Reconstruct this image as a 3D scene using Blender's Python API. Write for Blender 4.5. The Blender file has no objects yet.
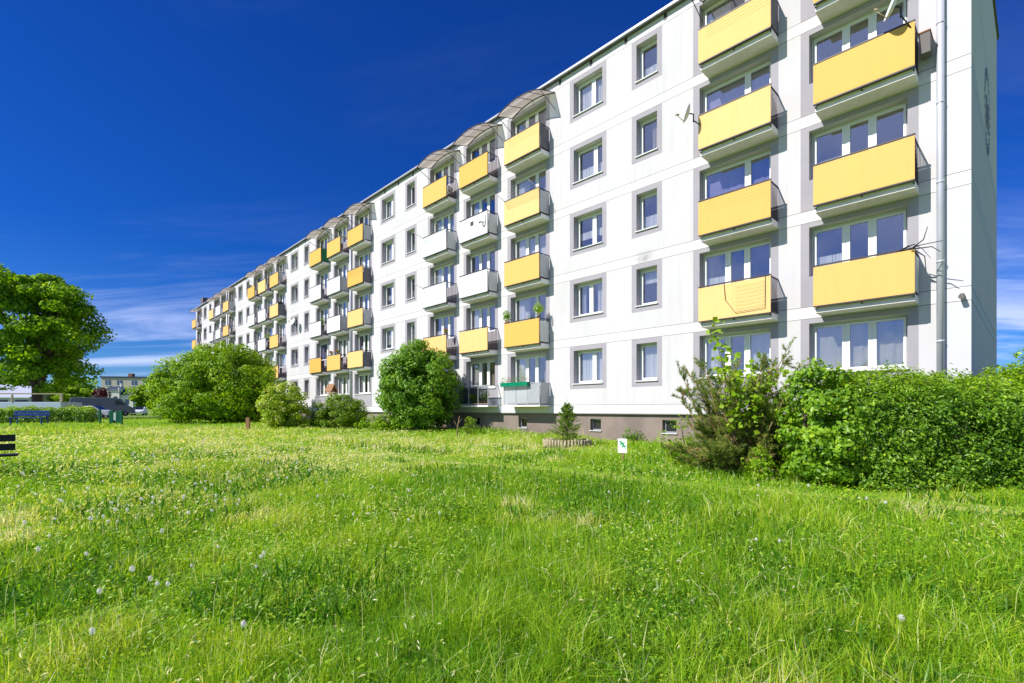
import bpy, math, random
import numpy as np
from mathutils import Vector, Matrix

sc = bpy.context.scene
R = math.radians
PI = math.pi
random.seed(7)
rng = np.random.default_rng(11)

# ------------------------------------------------------------------ camera, sky, sun, exposure
CAMZ = 1.5
F, HOR, PPX, W, H = 497.0, 409.5, 512.0, 1024, 683
cam = bpy.data.objects.new('camera', bpy.data.cameras.new('camera'))
sc.collection.objects.link(cam)
cam.location = (0, 0, CAMZ)
cam.rotation_euler = (R(90), 0, 0)
cam.data.sensor_width = 36.0
cam.data.lens = F * 36.0 / W
cam.data.shift_y = (HOR - H / 2) / W
cam.data.clip_start = 0.05
cam.data.clip_end = 4000
sc.camera = cam

SUN_EL = R(42)
SUN_TRAVEL = Vector((0.76, 0.36, 0)).normalized()          # horizontal direction the light travels
sun = bpy.data.objects.new('sun', bpy.data.lights.new('sun', 'SUN'))
sc.collection.objects.link(sun)
sun.data.energy = 5.0
sun.data.angle = R(0.5)
sun.data.color = (1.0, 0.955, 0.88)
sd = Vector((SUN_TRAVEL.x * math.cos(SUN_EL), SUN_TRAVEL.y * math.cos(SUN_EL), -math.sin(SUN_EL)))
sun.rotation_euler = sd.to_track_quat('-Z', 'Y').to_euler()
sun.location = (-30, -20, 60)

world = bpy.data.worlds.new('World')
sc.world = world
world.use_nodes = True
wn, wl = world.node_tree.nodes, world.node_tree.links
wn.clear()


def wnode(t, **kw):
    n = wn.new(t)
    for k, v in kw.items():
        setattr(n, k, v)
    return n


def wmath(op, a, b=None, clamp=False):
    n = wn.new('ShaderNodeMath'); n.operation = op; n.use_clamp = clamp
    for i, v in enumerate((a, b)):
        if v is None:
            continue
        if isinstance(v, (int, float)):
            n.inputs[i].default_value = v
        else:
            wl.new(v, n.inputs[i])
    return n.outputs[0]


SKY_STRENGTH = 0.125
sky = wnode('ShaderNodeTexSky', sky_type='NISHITA', sun_disc=False)
sky.sun_elevation = SUN_EL
# direction to the sun is -SUN_TRAVEL; the sky's rotation runs clockwise from +Y
sky.sun_rotation = math.atan2(-SUN_TRAVEL.x, -SUN_TRAVEL.y)
sky.air_density = 1.0
sky.dust_density = 0.3
sky.ozone_density = 3.0
tint = wnode('ShaderNodeMix', data_type='RGBA', blend_type='MULTIPLY')
tint.inputs['Factor'].default_value = 1.0
wl.new(sky.outputs[0], tint.inputs['A'])
tc = wnode('ShaderNodeTexCoord')
sep = wnode('ShaderNodeSeparateXYZ')
wl.new(tc.outputs['Generated'], sep.inputs[0])
tr = wnode('ShaderNodeValToRGB')                     # deep polarised blue overhead, paler towards the horizon
wl.new(sep.outputs['Z'], tr.inputs[0])
te = tr.color_ramp.elements
te[0].position = 0.0; te[0].color = (0.26, 0.44, 0.72, 1)
te[1].position = 0.60; te[1].color = (0.03, 0.205, 0.66, 1)
e_ = te.new(0.10); e_.color = (0.11, 0.30, 0.66, 1)
e_ = te.new(0.28); e_.color = (0.035, 0.225, 0.66, 1)
wl.new(tr.outputs[0], tint.inputs['B'])
zc = wmath('MAXIMUM', sep.outputs['Z'], 0.0)
den = wmath('ADD', zc, 0.09)
comb = wnode('ShaderNodeCombineXYZ')
wl.new(wmath('DIVIDE', sep.outputs['X'], den), comb.inputs[0])
wl.new(wmath('DIVIDE', sep.outputs['Y'], den), comb.inputs[1])
mp = wnode('ShaderNodeMapping')
mp.inputs['Rotation'].default_value = (0, 0, R(28))
mp.inputs['Scale'].default_value = (0.16, 0.62, 1)
mp.inputs['Location'].default_value = (1.35, 0.3, 0)
wl.new(comb.outputs[0], mp.inputs[0])
cn = wnode('ShaderNodeTexNoise')
cn.inputs['Scale'].default_value = 1.5
cn.inputs['Detail'].default_value = 9
cn.inputs['Roughness'].default_value = 0.62
cn.inputs['Distortion'].default_value = 0.5
wl.new(mp.outputs[0], cn.inputs['Vector'])
cr = wnode('ShaderNodeMapRange', interpolation_type='SMOOTHSTEP')
cr.inputs['From Min'].default_value = 0.44
cr.inputs['From Max'].default_value = 0.72
wl.new(cn.outputs[0], cr.inputs['Value'])
low = wnode('ShaderNodeMapRange', interpolation_type='SMOOTHSTEP')       # cirrus thins out with height
low.inputs['From Min'].default_value = 0.33
low.inputs['From Max'].default_value = 0.05
low.inputs['To Min'].default_value = 0.06
low.inputs['To Max'].default_value = 1.0
wl.new(sep.outputs['Z'], low.inputs['Value'])
# unseen cloud added behind the camera as fill for shadows and window reflections
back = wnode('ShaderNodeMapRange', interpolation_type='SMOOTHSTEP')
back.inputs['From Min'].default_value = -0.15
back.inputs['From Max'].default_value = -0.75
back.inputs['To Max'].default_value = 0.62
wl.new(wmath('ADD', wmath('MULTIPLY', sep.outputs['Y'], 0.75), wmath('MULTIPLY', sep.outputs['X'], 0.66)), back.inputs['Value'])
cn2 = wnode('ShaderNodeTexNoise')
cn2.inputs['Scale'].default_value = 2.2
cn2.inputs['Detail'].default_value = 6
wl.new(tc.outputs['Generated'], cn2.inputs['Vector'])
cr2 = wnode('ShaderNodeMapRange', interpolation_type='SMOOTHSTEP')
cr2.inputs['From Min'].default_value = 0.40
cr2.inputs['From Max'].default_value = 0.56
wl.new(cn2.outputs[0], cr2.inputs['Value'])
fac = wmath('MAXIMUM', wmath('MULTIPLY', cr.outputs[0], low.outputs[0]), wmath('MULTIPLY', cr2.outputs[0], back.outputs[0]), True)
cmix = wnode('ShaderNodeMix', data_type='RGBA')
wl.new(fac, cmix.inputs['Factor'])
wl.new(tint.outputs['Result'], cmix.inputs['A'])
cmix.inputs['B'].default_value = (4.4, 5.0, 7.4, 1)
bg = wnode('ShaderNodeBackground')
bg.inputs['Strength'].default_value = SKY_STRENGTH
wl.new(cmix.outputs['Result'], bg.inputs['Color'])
wo = wnode('ShaderNodeOutputWorld')
wl.new(bg.outputs[0], wo.inputs[0])

vs = sc.view_settings
vs.view_transform = 'Standard'
vs.look = 'None'
vs.exposure = 0.50
vs.gamma = 1.0
vs.use_curve_mapping = False


# ------------------------------------------------------------------ helpers
def px_dir(px):
    return (px - PPX) / F


def smooth(a, b, x):
    t = np.clip((x - a) / (b - a), 0, 1)
    return t * t * (3 - 2 * t)


def ground_z(x, y):
    r = np.hypot(x, y)
    return 0.55 * smooth(5, 34, r) + 0.035 * np.sin(x * 0.9 + 1.3) * np.sin(y * 0.7) * smooth(2, 6, r)


def gz(x, y):
    return float(ground_z(np.float64(x), np.float64(y)))


def at(px, depth):
    return px_dir(px) * depth, depth


def link(o, parent=None):
    sc.collection.objects.link(o)
    if parent is not None:
        o.parent = parent
    return o


def tag(o, label=None, cat=None, group=None, kind=None):
    if label: o['label'] = label
    if cat: o['category'] = cat
    if group: o['group'] = group
    if kind: o['kind'] = kind
    return o


def empty(name, loc, rz=0.0, label=None, cat=None, group=None):
    o = bpy.data.objects.new(name, None)
    o.empty_display_size = 0.3
    link(o)
    o.location = loc
    o.rotation_euler = (0, 0, rz)
    return tag(o, label, cat, group)


class MB:
    def __init__(self):
        self.v = []; self.f = []; self.m = []; self.s = []

    def quad(self, a, b, c, d, m=0):
        i = len(self.v); self.v += [tuple(a), tuple(b), tuple(c), tuple(d)]
        self.f.append((i, i + 1, i + 2, i + 3)); self.m.append(m); self.s.append(False)

    def poly(self, pts, m=0):
        i = len(self.v); self.v += [tuple(p) for p in pts]
        self.f.append(tuple(range(i, i + len(pts)))); self.m.append(m); self.s.append(False)

    def box(self, x0, x1, y0, y1, z0, z1, m=0):
        i = len(self.v)
        self.v += [(x0, y0, z0), (x1, y0, z0), (x1, y1, z0), (x0, y1, z0), (x0, y0, z1), (x1, y0, z1), (x1, y1, z1), (x0, y1, z1)]
        for q in ((0, 3, 2, 1), (4, 5, 6, 7), (0, 1, 5, 4), (1, 2, 6, 5), (2, 3, 7, 6), (3, 0, 4, 7)):
            self.f.append(tuple(i + k for k in q)); self.m.append(m); self.s.append(False)

    def tube(self, pts, r, m=0, n=6, cap=True, smooth=True):
        pts = [Vector(p) for p in pts]
        rs = r if isinstance(r, (list, tuple)) else [r] * len(pts)
        base = len(self.v)
        t0 = None
        for k, p in enumerate(pts):
            if k == 0: t = pts[1] - p
            elif k == len(pts) - 1: t = p - pts[k - 1]
            else: t = pts[k + 1] - pts[k - 1]
            t = t.normalized() if t.length > 1e-9 else Vector((0, 0, 1))
            if t0 is None:
                u = t.cross(Vector((0, 0, 1)))
                if u.length < 1e-3: u = t.cross(Vector((1, 0, 0)))
            else:
                u = u - t * u.dot(t)
            u.normalize(); w = t.cross(u); t0 = t
            for j in range(n):
                a = 2 * PI * j / n
                q = p + (u * math.cos(a) + w * math.sin(a)) * rs[k]
                self.v.append(tuple(q))
        for k in range(len(pts) - 1):
            for j in range(n):
                a = base + k * n + j; b = base + k * n + (j + 1) % n
                self.f.append((a, b, b + n, a + n)); self.m.append(m); self.s.append(smooth)
        if cap:
            self.f.append(tuple(base + j for j in range(n))[::-1]); self.m.append(m); self.s.append(False)
            e = base + (len(pts) - 1) * n
            self.f.append(tuple(e + j for j in range(n))); self.m.append(m); self.s.append(False)

    def prism(self, prof, x0, x1, m=0, axis='x'):
        """extrude a closed (a,b) profile; axis x: (x, a, b); axis y: (a, y, b)"""
        k = len(prof); i = len(self.v)
        for t in (x0, x1):
            for a, b in prof:
                self.v.append((t, a, b) if axis == 'x' else (a, t, b))
        for j in range(k):
            self.f.append((i + j, i + (j + 1) % k, i + k + (j + 1) % k, i + k + j)); self.m.append(m); self.s.append(False)
        self.f.append(tuple(i + j for j in range(k))[::-1]); self.m.append(m); self.s.append(False)
        self.f.append(tuple(i + k + j for j in range(k))); self.m.append(m); self.s.append(False)

    def lathe(self, c, prof, n=16, m=0, axis=None):
        """prof: list of (r, h) about axis through c"""
        ax = Vector(axis or (0, 0, 1)).normalized()
        u = ax.cross(Vector((0, 0, 1)))
        if u.length < 1e-3: u = Vector((1, 0, 0))
        u.normalize(); w = ax.cross(u); c = Vector(c); i = len(self.v)
        for r, h in prof:
            for j in range(n):
                a = 2 * PI * j / n
                self.v.append(tuple(c + ax * h + (u * math.cos(a) + w * math.sin(a)) * r))
        for k in range(len(prof) - 1):
            for j in range(n):
                a = i + k * n + j; b = i + k * n + (j + 1) % n
                self.f.append((a, b, b + n, a + n)); self.m.append(m); self.s.append(True)

    def build(self, name, mats, parent=None, bevel=0.0):
        me = bpy.data.meshes.new(name)
        me.from_pydata(self.v, [], self.f)
        mats = mats if isinstance(mats, (list, tuple)) else [mats]
        for mt in mats: me.materials.append(mt)
        me.polygons.foreach_set('material_index', self.m)
        me.polygons.foreach_set('use_smooth', self.s)
        import bmesh
        bm = bmesh.new(); bm.from_mesh(me)
        bmesh.ops.recalc_face_normals(bm, faces=bm.faces)
        bm.to_mesh(me); bm.free()
        me.update()
        o = bpy.data.objects.new(name, me)
        link(o, parent)
        if bevel:
            b = o.modifiers.new('bevel', 'BEVEL'); b.width = bevel; b.segments = 2; b.limit_method = 'ANGLE'
        return o


def np_mesh(name, verts, quads=None, tris=None, mat=None, parent=None, attr=None, smooth_=False):
    me = bpy.data.meshes.new(name)
    nv = len(verts)
    me.vertices.add(nv)
    me.vertices.foreach_set('co', np.ascontiguousarray(verts, np.float32).ravel())
    parts, starts, pos = [], [], 0
    if quads is not None and len(quads):
        parts.append(np.asarray(quads, np.int32).ravel()); starts.append(np.arange(len(quads), dtype=np.int32) * 4); pos = len(quads) * 4
    if tris is not None and len(tris):
        parts.append(np.asarray(tris, np.int32).ravel()); starts.append(np.arange(len(tris), dtype=np.int32) * 3 + pos)
    li = np.concatenate(parts); ls = np.concatenate(starts)
    me.loops.add(len(li)); me.loops.foreach_set('vertex_index', li)
    me.polygons.add(len(ls)); me.polygons.foreach_set('loop_start', ls)
    if smooth_:
        me.polygons.foreach_set('use_smooth', np.ones(len(ls), bool))
    if attr is not None:
        a = me.attributes.new('vary', 'FLOAT', 'POINT')
        a.data.foreach_set('value', np.ascontiguousarray(attr, np.float32))
    if mat: me.materials.append(mat)
    me.update(calc_edges=True)
    me.validate()
    o = bpy.data.objects.new(name, me)
    return link(o, parent)


def copy_tree(o, parent=None):
    c = o.copy()
    sc.collection.objects.link(c)
    c.parent = parent
    for ch in o.children:
        copy_tree(ch, c)
    return c


# ------------------------------------------------------------------ materials
def mat_pr(name, col, rough=0.7, metal=0.0, spec=0.3, noise=None, bump=None, ncol=None, nscale=3.0, stretch=None):
    """Principled with optional colour mottling (col -> ncol by noise) and fine bump"""
    m = bpy.data.materials.new(name); m.use_nodes = True
    nt = m.node_tree; b = nt.nodes['Principled BSDF']
    b.inputs['Base Color'].default_value = (*col, 1)
    b.inputs['Roughness'].default_value = rough
    b.inputs['Metallic'].default_value = metal
    b.inputs['Specular IOR Level'].default_value = spec
    tcn = nt.nodes.new('ShaderNodeTexCoord')
    vec = tcn.outputs['Object']
    if stretch:
        mpn = nt.nodes.new('ShaderNodeMapping'); mpn.inputs['Scale'].default_value = stretch
        nt.links.new(vec, mpn.inputs[0]); vec = mpn.outputs[0]
    if ncol:
        n = nt.nodes.new('ShaderNodeTexNoise'); n.inputs['Scale'].default_value = nscale
        n.inputs['Detail'].default_value = 8; n.inputs['Roughness'].default_value = 0.65
        nt.links.new(vec, n.inputs['Vector'])
        rp = nt.nodes.new('ShaderNodeMapRange'); rp.inputs['From Min'].default_value = 0.4; rp.inputs['From Max'].default_value = 0.72
        nt.links.new(n.outputs[0], rp.inputs['Value'])
        mx = nt.nodes.new('ShaderNodeMix'); mx.data_type = 'RGBA'
        mx.inputs['A'].default_value = (*col, 1); mx.inputs['B'].default_value = (*ncol, 1)
        nt.links.new(rp.outputs[0], mx.inputs['Factor'])
        nt.links.new(mx.outputs['Result'], b.inputs['Base Color'])
    if bump:
        n2 = nt.nodes.new('ShaderNodeTexNoise'); n2.inputs['Scale'].default_value = bump[0]; n2.inputs['Detail'].default_value = 5
        nt.links.new(tcn.outputs['Object'], n2.inputs['Vector'])
        bp = nt.nodes.new('ShaderNodeBump'); bp.inputs['Strength'].default_value = bump[1]; bp.inputs['Distance'].default_value = 0.01
        nt.links.new(n2.outputs[0], bp.inputs['Height']); nt.links.new(bp.outputs[0], b.inputs['Normal'])
    return m


def mat_leaf(name, stops, transl=0.35, rough=0.5, spec=0.22, tcol=None):
    """leaf shader: colour from the per-leaf 'vary' attribute, part diffuse/gloss, part translucent"""
    m = bpy.data.materials.new(name); m.use_nodes = True
    nt = m.node_tree; b = nt.nodes['Principled BSDF']; out = nt.nodes['Material Output']
    a = nt.nodes.new('ShaderNodeAttribute'); a.attribute_name = 'vary'
    r = nt.nodes.new('ShaderNodeValToRGB'); el = r.color_ramp.elements
    while len(el) < len(stops): el.new(0.5)
    for e, (p, c) in zip(el, stops):
        e.position = p; e.color = (*c, 1)
    nt.links.new(a.outputs['Fac'], r.inputs[0])
    nt.links.new(r.outputs[0], b.inputs['Base Color'])
    b.inputs['Roughness'].default_value = rough
    b.inputs['Specular IOR Level'].default_value = spec
    t = nt.nodes.new('ShaderNodeBsdfTranslucent')
    g = nt.nodes.new('ShaderNodeMix'); g.data_type = 'RGBA'; g.blend_type = 'MULTIPLY'; g.inputs['Factor'].default_value = 1
    g.inputs['B'].default_value = (*(tcol or (1.5, 1.35, 0.5)), 1)
    nt.links.new(r.outputs[0], g.inputs['A']); nt.links.new(g.outputs['Result'], t.inputs['Color'])
    mx = nt.nodes.new('ShaderNodeMixShader'); mx.inputs[0].default_value = transl
    nt.links.new(b.outputs[0], mx.inputs[1]); nt.links.new(t.outputs[0], mx.inputs[2])
    nt.links.new(mx.outputs[0], out.inputs['Surface'])
    return m


def mat_glass(name, refl=0.3, tintc=(0.92, 0.93, 0.94)):
    m = bpy.data.materials.new(name); m.use_nodes = True
    nt = m.node_tree; nt.nodes.remove(nt.nodes['Principled BSDF']); out = nt.nodes['Material Output']
    t = nt.nodes.new('ShaderNodeBsdfTransparent'); t.inputs[0].default_value = (*tintc, 1)
    g = nt.nodes.new('ShaderNodeBsdfGlossy'); g.inputs['Roughness'].default_value = 0.015
    g.inputs['Color'].default_value = (0.95, 0.95, 1.0, 1)
    n = nt.nodes.new('ShaderNodeTexNoise'); n.inputs['Scale'].default_value = 1.1
    tcn = nt.nodes.new('ShaderNodeTexCoord'); nt.links.new(tcn.outputs['Object'], n.inputs['Vector'])
    bp = nt.nodes.new('ShaderNodeBump'); bp.inputs['Strength'].default_value = 0.25; bp.inputs['Distance'].default_value = 0.03
    nt.links.new(n.outputs[0], bp.inputs['Height']); nt.links.new(bp.outputs[0], g.inputs['Normal'])
    fr = nt.nodes.new('ShaderNodeLayerWeight'); fr.inputs[0].default_value = 0.5
    pw_ = nt.nodes.new('ShaderNodeMath'); pw_.operation = 'POWER'; pw_.inputs[1].default_value = 4.0
    nt.links.new(fr.outputs['Facing'], pw_.inputs[0])
    ad = nt.nodes.new('ShaderNodeMath'); ad.operation = 'ADD'; ad.inputs[1].default_value = refl; ad.use_clamp = True
    nt.links.new(pw_.outputs[0], ad.inputs[0])
    mx = nt.nodes.new('ShaderNodeMixShader')
    nt.links.new(ad.outputs[0], mx.inputs[0]); nt.links.new(t.outputs[0], mx.inputs[1]); nt.links.new(g.outputs[0], mx.inputs[2])
    nt.links.new(mx.outputs[0], out.inputs['Surface'])
    return m


def mat_thin(name, col, transp=0.3, transl=0.4):
    """thin cloth or plastic sheet: diffuse + translucent + some transparency"""
    m = bpy.data.materials.new(name); m.use_nodes = True
    nt = m.node_tree; b = nt.nodes['Principled BSDF']; out = nt.nodes['Material Output']
    b.inputs['Base Color'].default_value = (*col, 1); b.inputs['Roughness'].default_value = 0.6
    t = nt.nodes.new('ShaderNodeBsdfTranslucent'); t.inputs[0].default_value = (*col, 1)
    tr = nt.nodes.new('ShaderNodeBsdfTransparent')
    m1 = nt.nodes.new('ShaderNodeMixShader'); m1.inputs[0].default_value = transl
    m2 = nt.nodes.new('ShaderNodeMixShader'); m2.inputs[0].default_value = transp
    nt.links.new(b.outputs[0], m1.inputs[1]); nt.links.new(t.outputs[0], m1.inputs[2])
    nt.links.new(m1.outputs[0], m2.inputs[1]); nt.links.new(tr.outputs[0], m2.inputs[2])
    nt.links.new(m2.outputs[0], out.inputs['Surface'])
    return m


M = {}
M['render_white'] = mat_pr('white_render', (0.545, 0.535, 0.545), 0.85, ncol=(0.485, 0.475, 0.48), nscale=0.55, bump=(60, 0.25), stretch=(1, 1, 0.35))


def weather(m):
    """faint rain streaks over the whole wall and one soot mark above a narrow window"""
    nt = m.node_tree; b = nt.nodes['Principled BSDF']
    src = b.inputs['Base Color'].links[0].from_socket
    tcn = nt.nodes.new('ShaderNodeTexCoord'); mpn = nt.nodes.new('ShaderNodeMapping'); mpn.inputs['Scale'].default_value = (4.5, 1, 0.20)
    nt.links.new(tcn.outputs['Object'], mpn.inputs[0])
    n = nt.nodes.new('ShaderNodeTexNoise'); n.inputs['Scale'].default_value = 1.3; n.inputs['Detail'].default_value = 6; nt.links.new(mpn.outputs[0], n.inputs['Vector'])
    r = nt.nodes.new('ShaderNodeMapRange'); r.inputs['From Min'].default_value = 0.52; r.inputs['From Max'].default_value = 0.78; r.inputs['To Max'].default_value = 0.20
    nt.links.new(n.outputs[0], r.inputs['Value'])
    mx = nt.nodes.new('ShaderNodeMix'); mx.data_type = 'RGBA'; mx.inputs['B'].default_value = (0.30, 0.29, 0.28, 1)
    nt.links.new(r.outputs[0], mx.inputs['Factor']); nt.links.new(src, mx.inputs['A'])
    mp2 = nt.nodes.new('ShaderNodeMapping'); mp2.inputs['Location'].default_value = (-8.75, 0, -7.02 * 2.6); mp2.inputs['Scale'].default_value = (1.3, 1, 2.6)
    nt.links.new(tcn.outputs['Object'], mp2.inputs[0])
    ln = nt.nodes.new('ShaderNodeVectorMath'); ln.operation = 'LENGTH'; mp2.inputs['Location'].default_value = (-8.75 * 1.3, 0, -7.02 * 2.6)
    nt.links.new(mp2.outputs[0], ln.inputs[0])
    r2 = nt.nodes.new('ShaderNodeMapRange'); r2.inputs['From Min'].default_value = 0.75; r2.inputs['From Max'].default_value = 0.1; r2.inputs['To Max'].default_value = 0.9
    nt.links.new(ln.outputs['Value'], r2.inputs['Value'])
    n2 = nt.nodes.new('ShaderNodeTexNoise'); n2.inputs['Scale'].default_value = 5; nt.links.new(tcn.outputs['Object'], n2.inputs['Vector'])
    mu = nt.nodes.new('ShaderNodeMath'); mu.operation = 'MULTIPLY'; nt.links.new(r2.outputs[0], mu.inputs[0]); nt.links.new(n2.outputs[0], mu.inputs[1])
    mx2 = nt.nodes.new('ShaderNodeMix'); mx2.data_type = 'RGBA'; mx2.inputs['B'].default_value = (0.10, 0.095, 0.09, 1)
    nt.links.new(mu.outputs[0], mx2.inputs['Factor']); nt.links.new(mx.outputs['Result'], mx2.inputs['A'])
    nt.links.new(mx2.outputs['Result'], b.inputs['Base Color'])


weather(M['render_white']); M['render_band'] = mat_pr('white_band_render', (0.62, 0.61, 0.62), 0.85, ncol=(0.56, 0.55, 0.555), nscale=0.55, bump=(60, 0.25), stretch=(1, 1, 0.35)); weather(M['render_band'])
M['render_cool'] = mat_pr('cool_white_render', (0.545, 0.55, 0.60), 0.85, ncol=(0.505, 0.51, 0.56), nscale=0.8, bump=(60, 0.25))
M['render_grey'] = mat_pr('grey_render', (0.335, 0.315, 0.35), 0.85, ncol=(0.295, 0.28, 0.31), nscale=1.2, bump=(60, 0.25))
M['end_upper'] = mat_pr('pale_grey_render', (0.70, 0.635, 0.625), 0.85, ncol=(0.64, 0.585, 0.575), nscale=0.5, bump=(60, 0.25))
M['end_lower'] = mat_pr('lavender_render', (0.61, 0.545, 0.585), 0.85, ncol=(0.56, 0.50, 0.535), nscale=0.5, bump=(60, 0.25))
M['joint'] = mat_pr('joint_line', (0.15, 0.145, 0.14), 0.9)
M['plinth'] = mat_pr('plinth_plaster', (0.245, 0.195, 0.17), 0.9, ncol=(0.15, 0.12, 0.105), nscale=0.9, bump=(40, 0.4))
M['yellow'] = mat_pr('yellow_panel', (0.74, 0.432, 0.105), 0.6, spec=0.2, ncol=(0.69, 0.41, 0.105), nscale=1.6, stretch=(2.2, 1, 0.5))
M['wpanel'] = mat_pr('white_panel', (0.64, 0.64, 0.65), 0.6, spec=0.2, ncol=(0.56, 0.56, 0.565), nscale=1.2)


def per_flat(m, amount):
    """each panel has faded a little differently"""
    nt = m.node_tree; b = nt.nodes['Principled BSDF']; src = b.inputs['Base Color'].links[0].from_socket
    oi = nt.nodes.new('ShaderNodeObjectInfo'); hs = nt.nodes.new('ShaderNodeHueSaturation')
    r = nt.nodes.new('ShaderNodeMapRange'); r.inputs['To Min'].default_value = 1 - amount; r.inputs['To Max'].default_value = 1 + amount * 0.6
    nt.links.new(oi.outputs['Random'], r.inputs['Value']); nt.links.new(r.outputs[0], hs.inputs['Value'])
    r3 = nt.nodes.new('ShaderNodeMapRange'); r3.inputs['To Min'].default_value = 1.04; r3.inputs['To Max'].default_value = 0.86
    nt.links.new(oi.outputs['Random'], r3.inputs['Value']); nt.links.new(r3.outputs[0], hs.inputs['Saturation'])
    nt.links.new(src, hs.inputs['Color']); nt.links.new(hs.outputs[0], b.inputs['Base Color'])


per_flat(M['yellow'], 0.10); per_flat(M['wpanel'], 0.06)
M['groove'] = mat_pr('panel_groove', (0.62, 0.40, 0.09), 0.7)
M['wgroove'] = mat_pr('white_panel_groove', (0.50, 0.50, 0.50), 0.7)
M['slab'] = mat_pr('painted_concrete', (0.86, 0.80, 0.80), 0.85, ncol=(0.74, 0.68, 0.68), nscale=2.5, bump=(50, 0.3))
M['dark'] = mat_pr('dark_metal', (0.035, 0.033, 0.038), 0.5, spec=0.4)
M['steel'] = mat_pr('grey_metal', (0.42, 0.43, 0.46), 0.45, metal=0.3, ncol=(0.36, 0.37, 0.40), nscale=4)
M['zinc'] = mat_pr('zinc_pipe', (0.52, 0.53, 0.60), 0.42, metal=0.25, ncol=(0.45, 0.46, 0.53), nscale=3, stretch=(1, 1, 0.3))
M['frame'] = mat_pr('white_window_frame', (0.78, 0.78, 0.76), 0.4, spec=0.4)
M['frame_brown'] = mat_pr('brown_window_frame', (0.10, 0.06, 0.04), 0.5)
M['glass'] = mat_glass('window_glass', 0.17)
M['curtain'] = mat_thin('net_curtain', (0.84, 0.84, 0.82), 0.10, 0.3)
M['cream'] = mat_thin('cream_curtain', (0.56, 0.54, 0.42), 0.25, 0.3)
M['blind'] = mat_thin('roller_blind', (0.72, 0.71, 0.70), 0.0, 0.25)
M['purple_drape'] = mat_thin('violet_drape', (0.34, 0.30, 0.52), 0.05, 0.3)
M['drape'] = mat_thin('beige_drape', (0.50, 0.43, 0.33), 0.05, 0.3)
M['room'] = mat_pr('room_plaster', (0.42, 0.39, 0.36), 0.9)
M['sill'] = mat_pr('sill_metal', (0.62, 0.62, 0.62), 0.5)
M['roof'] = mat_pr('roof_felt', (0.10, 0.095, 0.095), 0.85, ncol=(0.16, 0.15, 0.15), nscale=2)
M['poly'] = mat_thin('polycarbonate', (0.46, 0.40, 0.34), 0.22, 0.5)
M['greencloth'] = mat_pr('green_screen', (0.01, 0.16, 0.06), 0.7)
M['greyscreen'] = mat_pr('grey_screen', (0.11, 0.11, 0.13), 0.7, ncol=(0.16, 0.15, 0.17), nscale=5)
M['balglass'] = mat_glass('balcony_glass', 0.06, (0.62, 0.66, 0.68))
M['frosted'] = mat_thin('frosted_sheet', (0.62, 0.65, 0.67), 0.25, 0.4)
M['planter_green'] = mat_pr('green_plastic', (0.0, 0.20, 0.11), 0.4)
M['terracotta'] = mat_pr('terracotta', (0.30, 0.11, 0.055), 0.8)
M['potgrey'] = mat_pr('grey_pot', (0.18, 0.16, 0.16), 0.7)
M['emblem'] = mat_pr('emblem_metal', (0.20, 0.21, 0.24), 0.5)
M['bark'] = mat_pr('bark', (0.075, 0.055, 0.040), 0.9, ncol=(0.14, 0.11, 0.085), nscale=6, bump=(20, 0.8))
M['twig'] = mat_pr('dry_twig', (0.30, 0.20, 0.12), 0.9, ncol=(0.18, 0.12, 0.08), nscale=8)
M['wood_pale'] = mat_pr('pale_wood', (0.36, 0.31, 0.20), 0.85, ncol=(0.24, 0.20, 0.13), nscale=9)
M['wood_brown'] = mat_pr('brown_wood', (0.32, 0.17, 0.09), 0.85, ncol=(0.24, 0.13, 0.07), nscale=9)
M['blue_paint'] = mat_pr('blue_paint', (0.006, 0.04, 0.20), 0.4)
M['black_paint'] = mat_pr('black_paint', (0.012, 0.013, 0.016), 0.45)
M['green_paint'] = mat_pr('green_paint', (0.006, 0.10, 0.055), 0.45)
M['sign_white'] = mat_pr('sign_white', (0.80, 0.80, 0.80), 0.4)
M['sign_green'] = mat_pr('sign_green', (0.0, 0.30, 0.10), 0.5)
M['sign_blue'] = mat_pr('sign_blue', (0.15, 0.45, 0.65), 0.5)
M['asphalt'] = mat_pr('asphalt', (0.055, 0.055, 0.058), 0.9, ncol=(0.085, 0.083, 0.08), nscale=1.5)
M['van_paint'] = mat_pr('grey_van_paint', (0.17, 0.185, 0.22), 0.4, metal=0.1, spec=0.5)
M['white_paint'] = mat_pr('white_car_paint', (0.70, 0.72, 0.74), 0.3, spec=0.5)
M['silver_paint'] = mat_pr('silver_car_paint', (0.50, 0.53, 0.58), 0.3, metal=0.3, spec=0.5)
M['red_paint'] = mat_pr('red_car_paint', (0.35, 0.04, 0.03), 0.3, spec=0.5)
M['carglass'] = mat_pr('car_glass', (0.015, 0.02, 0.025), 0.08, spec=0.6)
M['tyre'] = mat_pr('tyre_rubber', (0.02, 0.02, 0.02), 0.9)
M['rim'] = mat_pr('wheel_rim', (0.35, 0.36, 0.38), 0.35, metal=0.6)
M['lamp_white'] = mat_pr('headlamp', (0.65, 0.68, 0.70), 0.15, spec=0.6)
M['trailer'] = mat_pr('pale_blue_sheet', (0.36, 0.43, 0.54), 0.5)
M['canvas'] = mat_pr('white_boards', (0.66, 0.67, 0.70), 0.6)
M['house_cream'] = mat_pr('cream_render', (0.62, 0.55, 0.42), 0.85)
M['house_beige'] = mat_pr('beige_render', (0.46, 0.43, 0.36), 0.85, ncol=(0.41, 0.39, 0.34), nscale=0.3)
M['house_white'] = mat_pr('white_house_render', (0.68, 0.66, 0.62), 0.85)
M['slate'] = mat_pr('dark_slate', (0.035, 0.045, 0.085), 0.6)
M['lilac_roof'] = mat_pr('lilac_sheet_roof', (0.38, 0.40, 0.50), 0.6)
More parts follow.
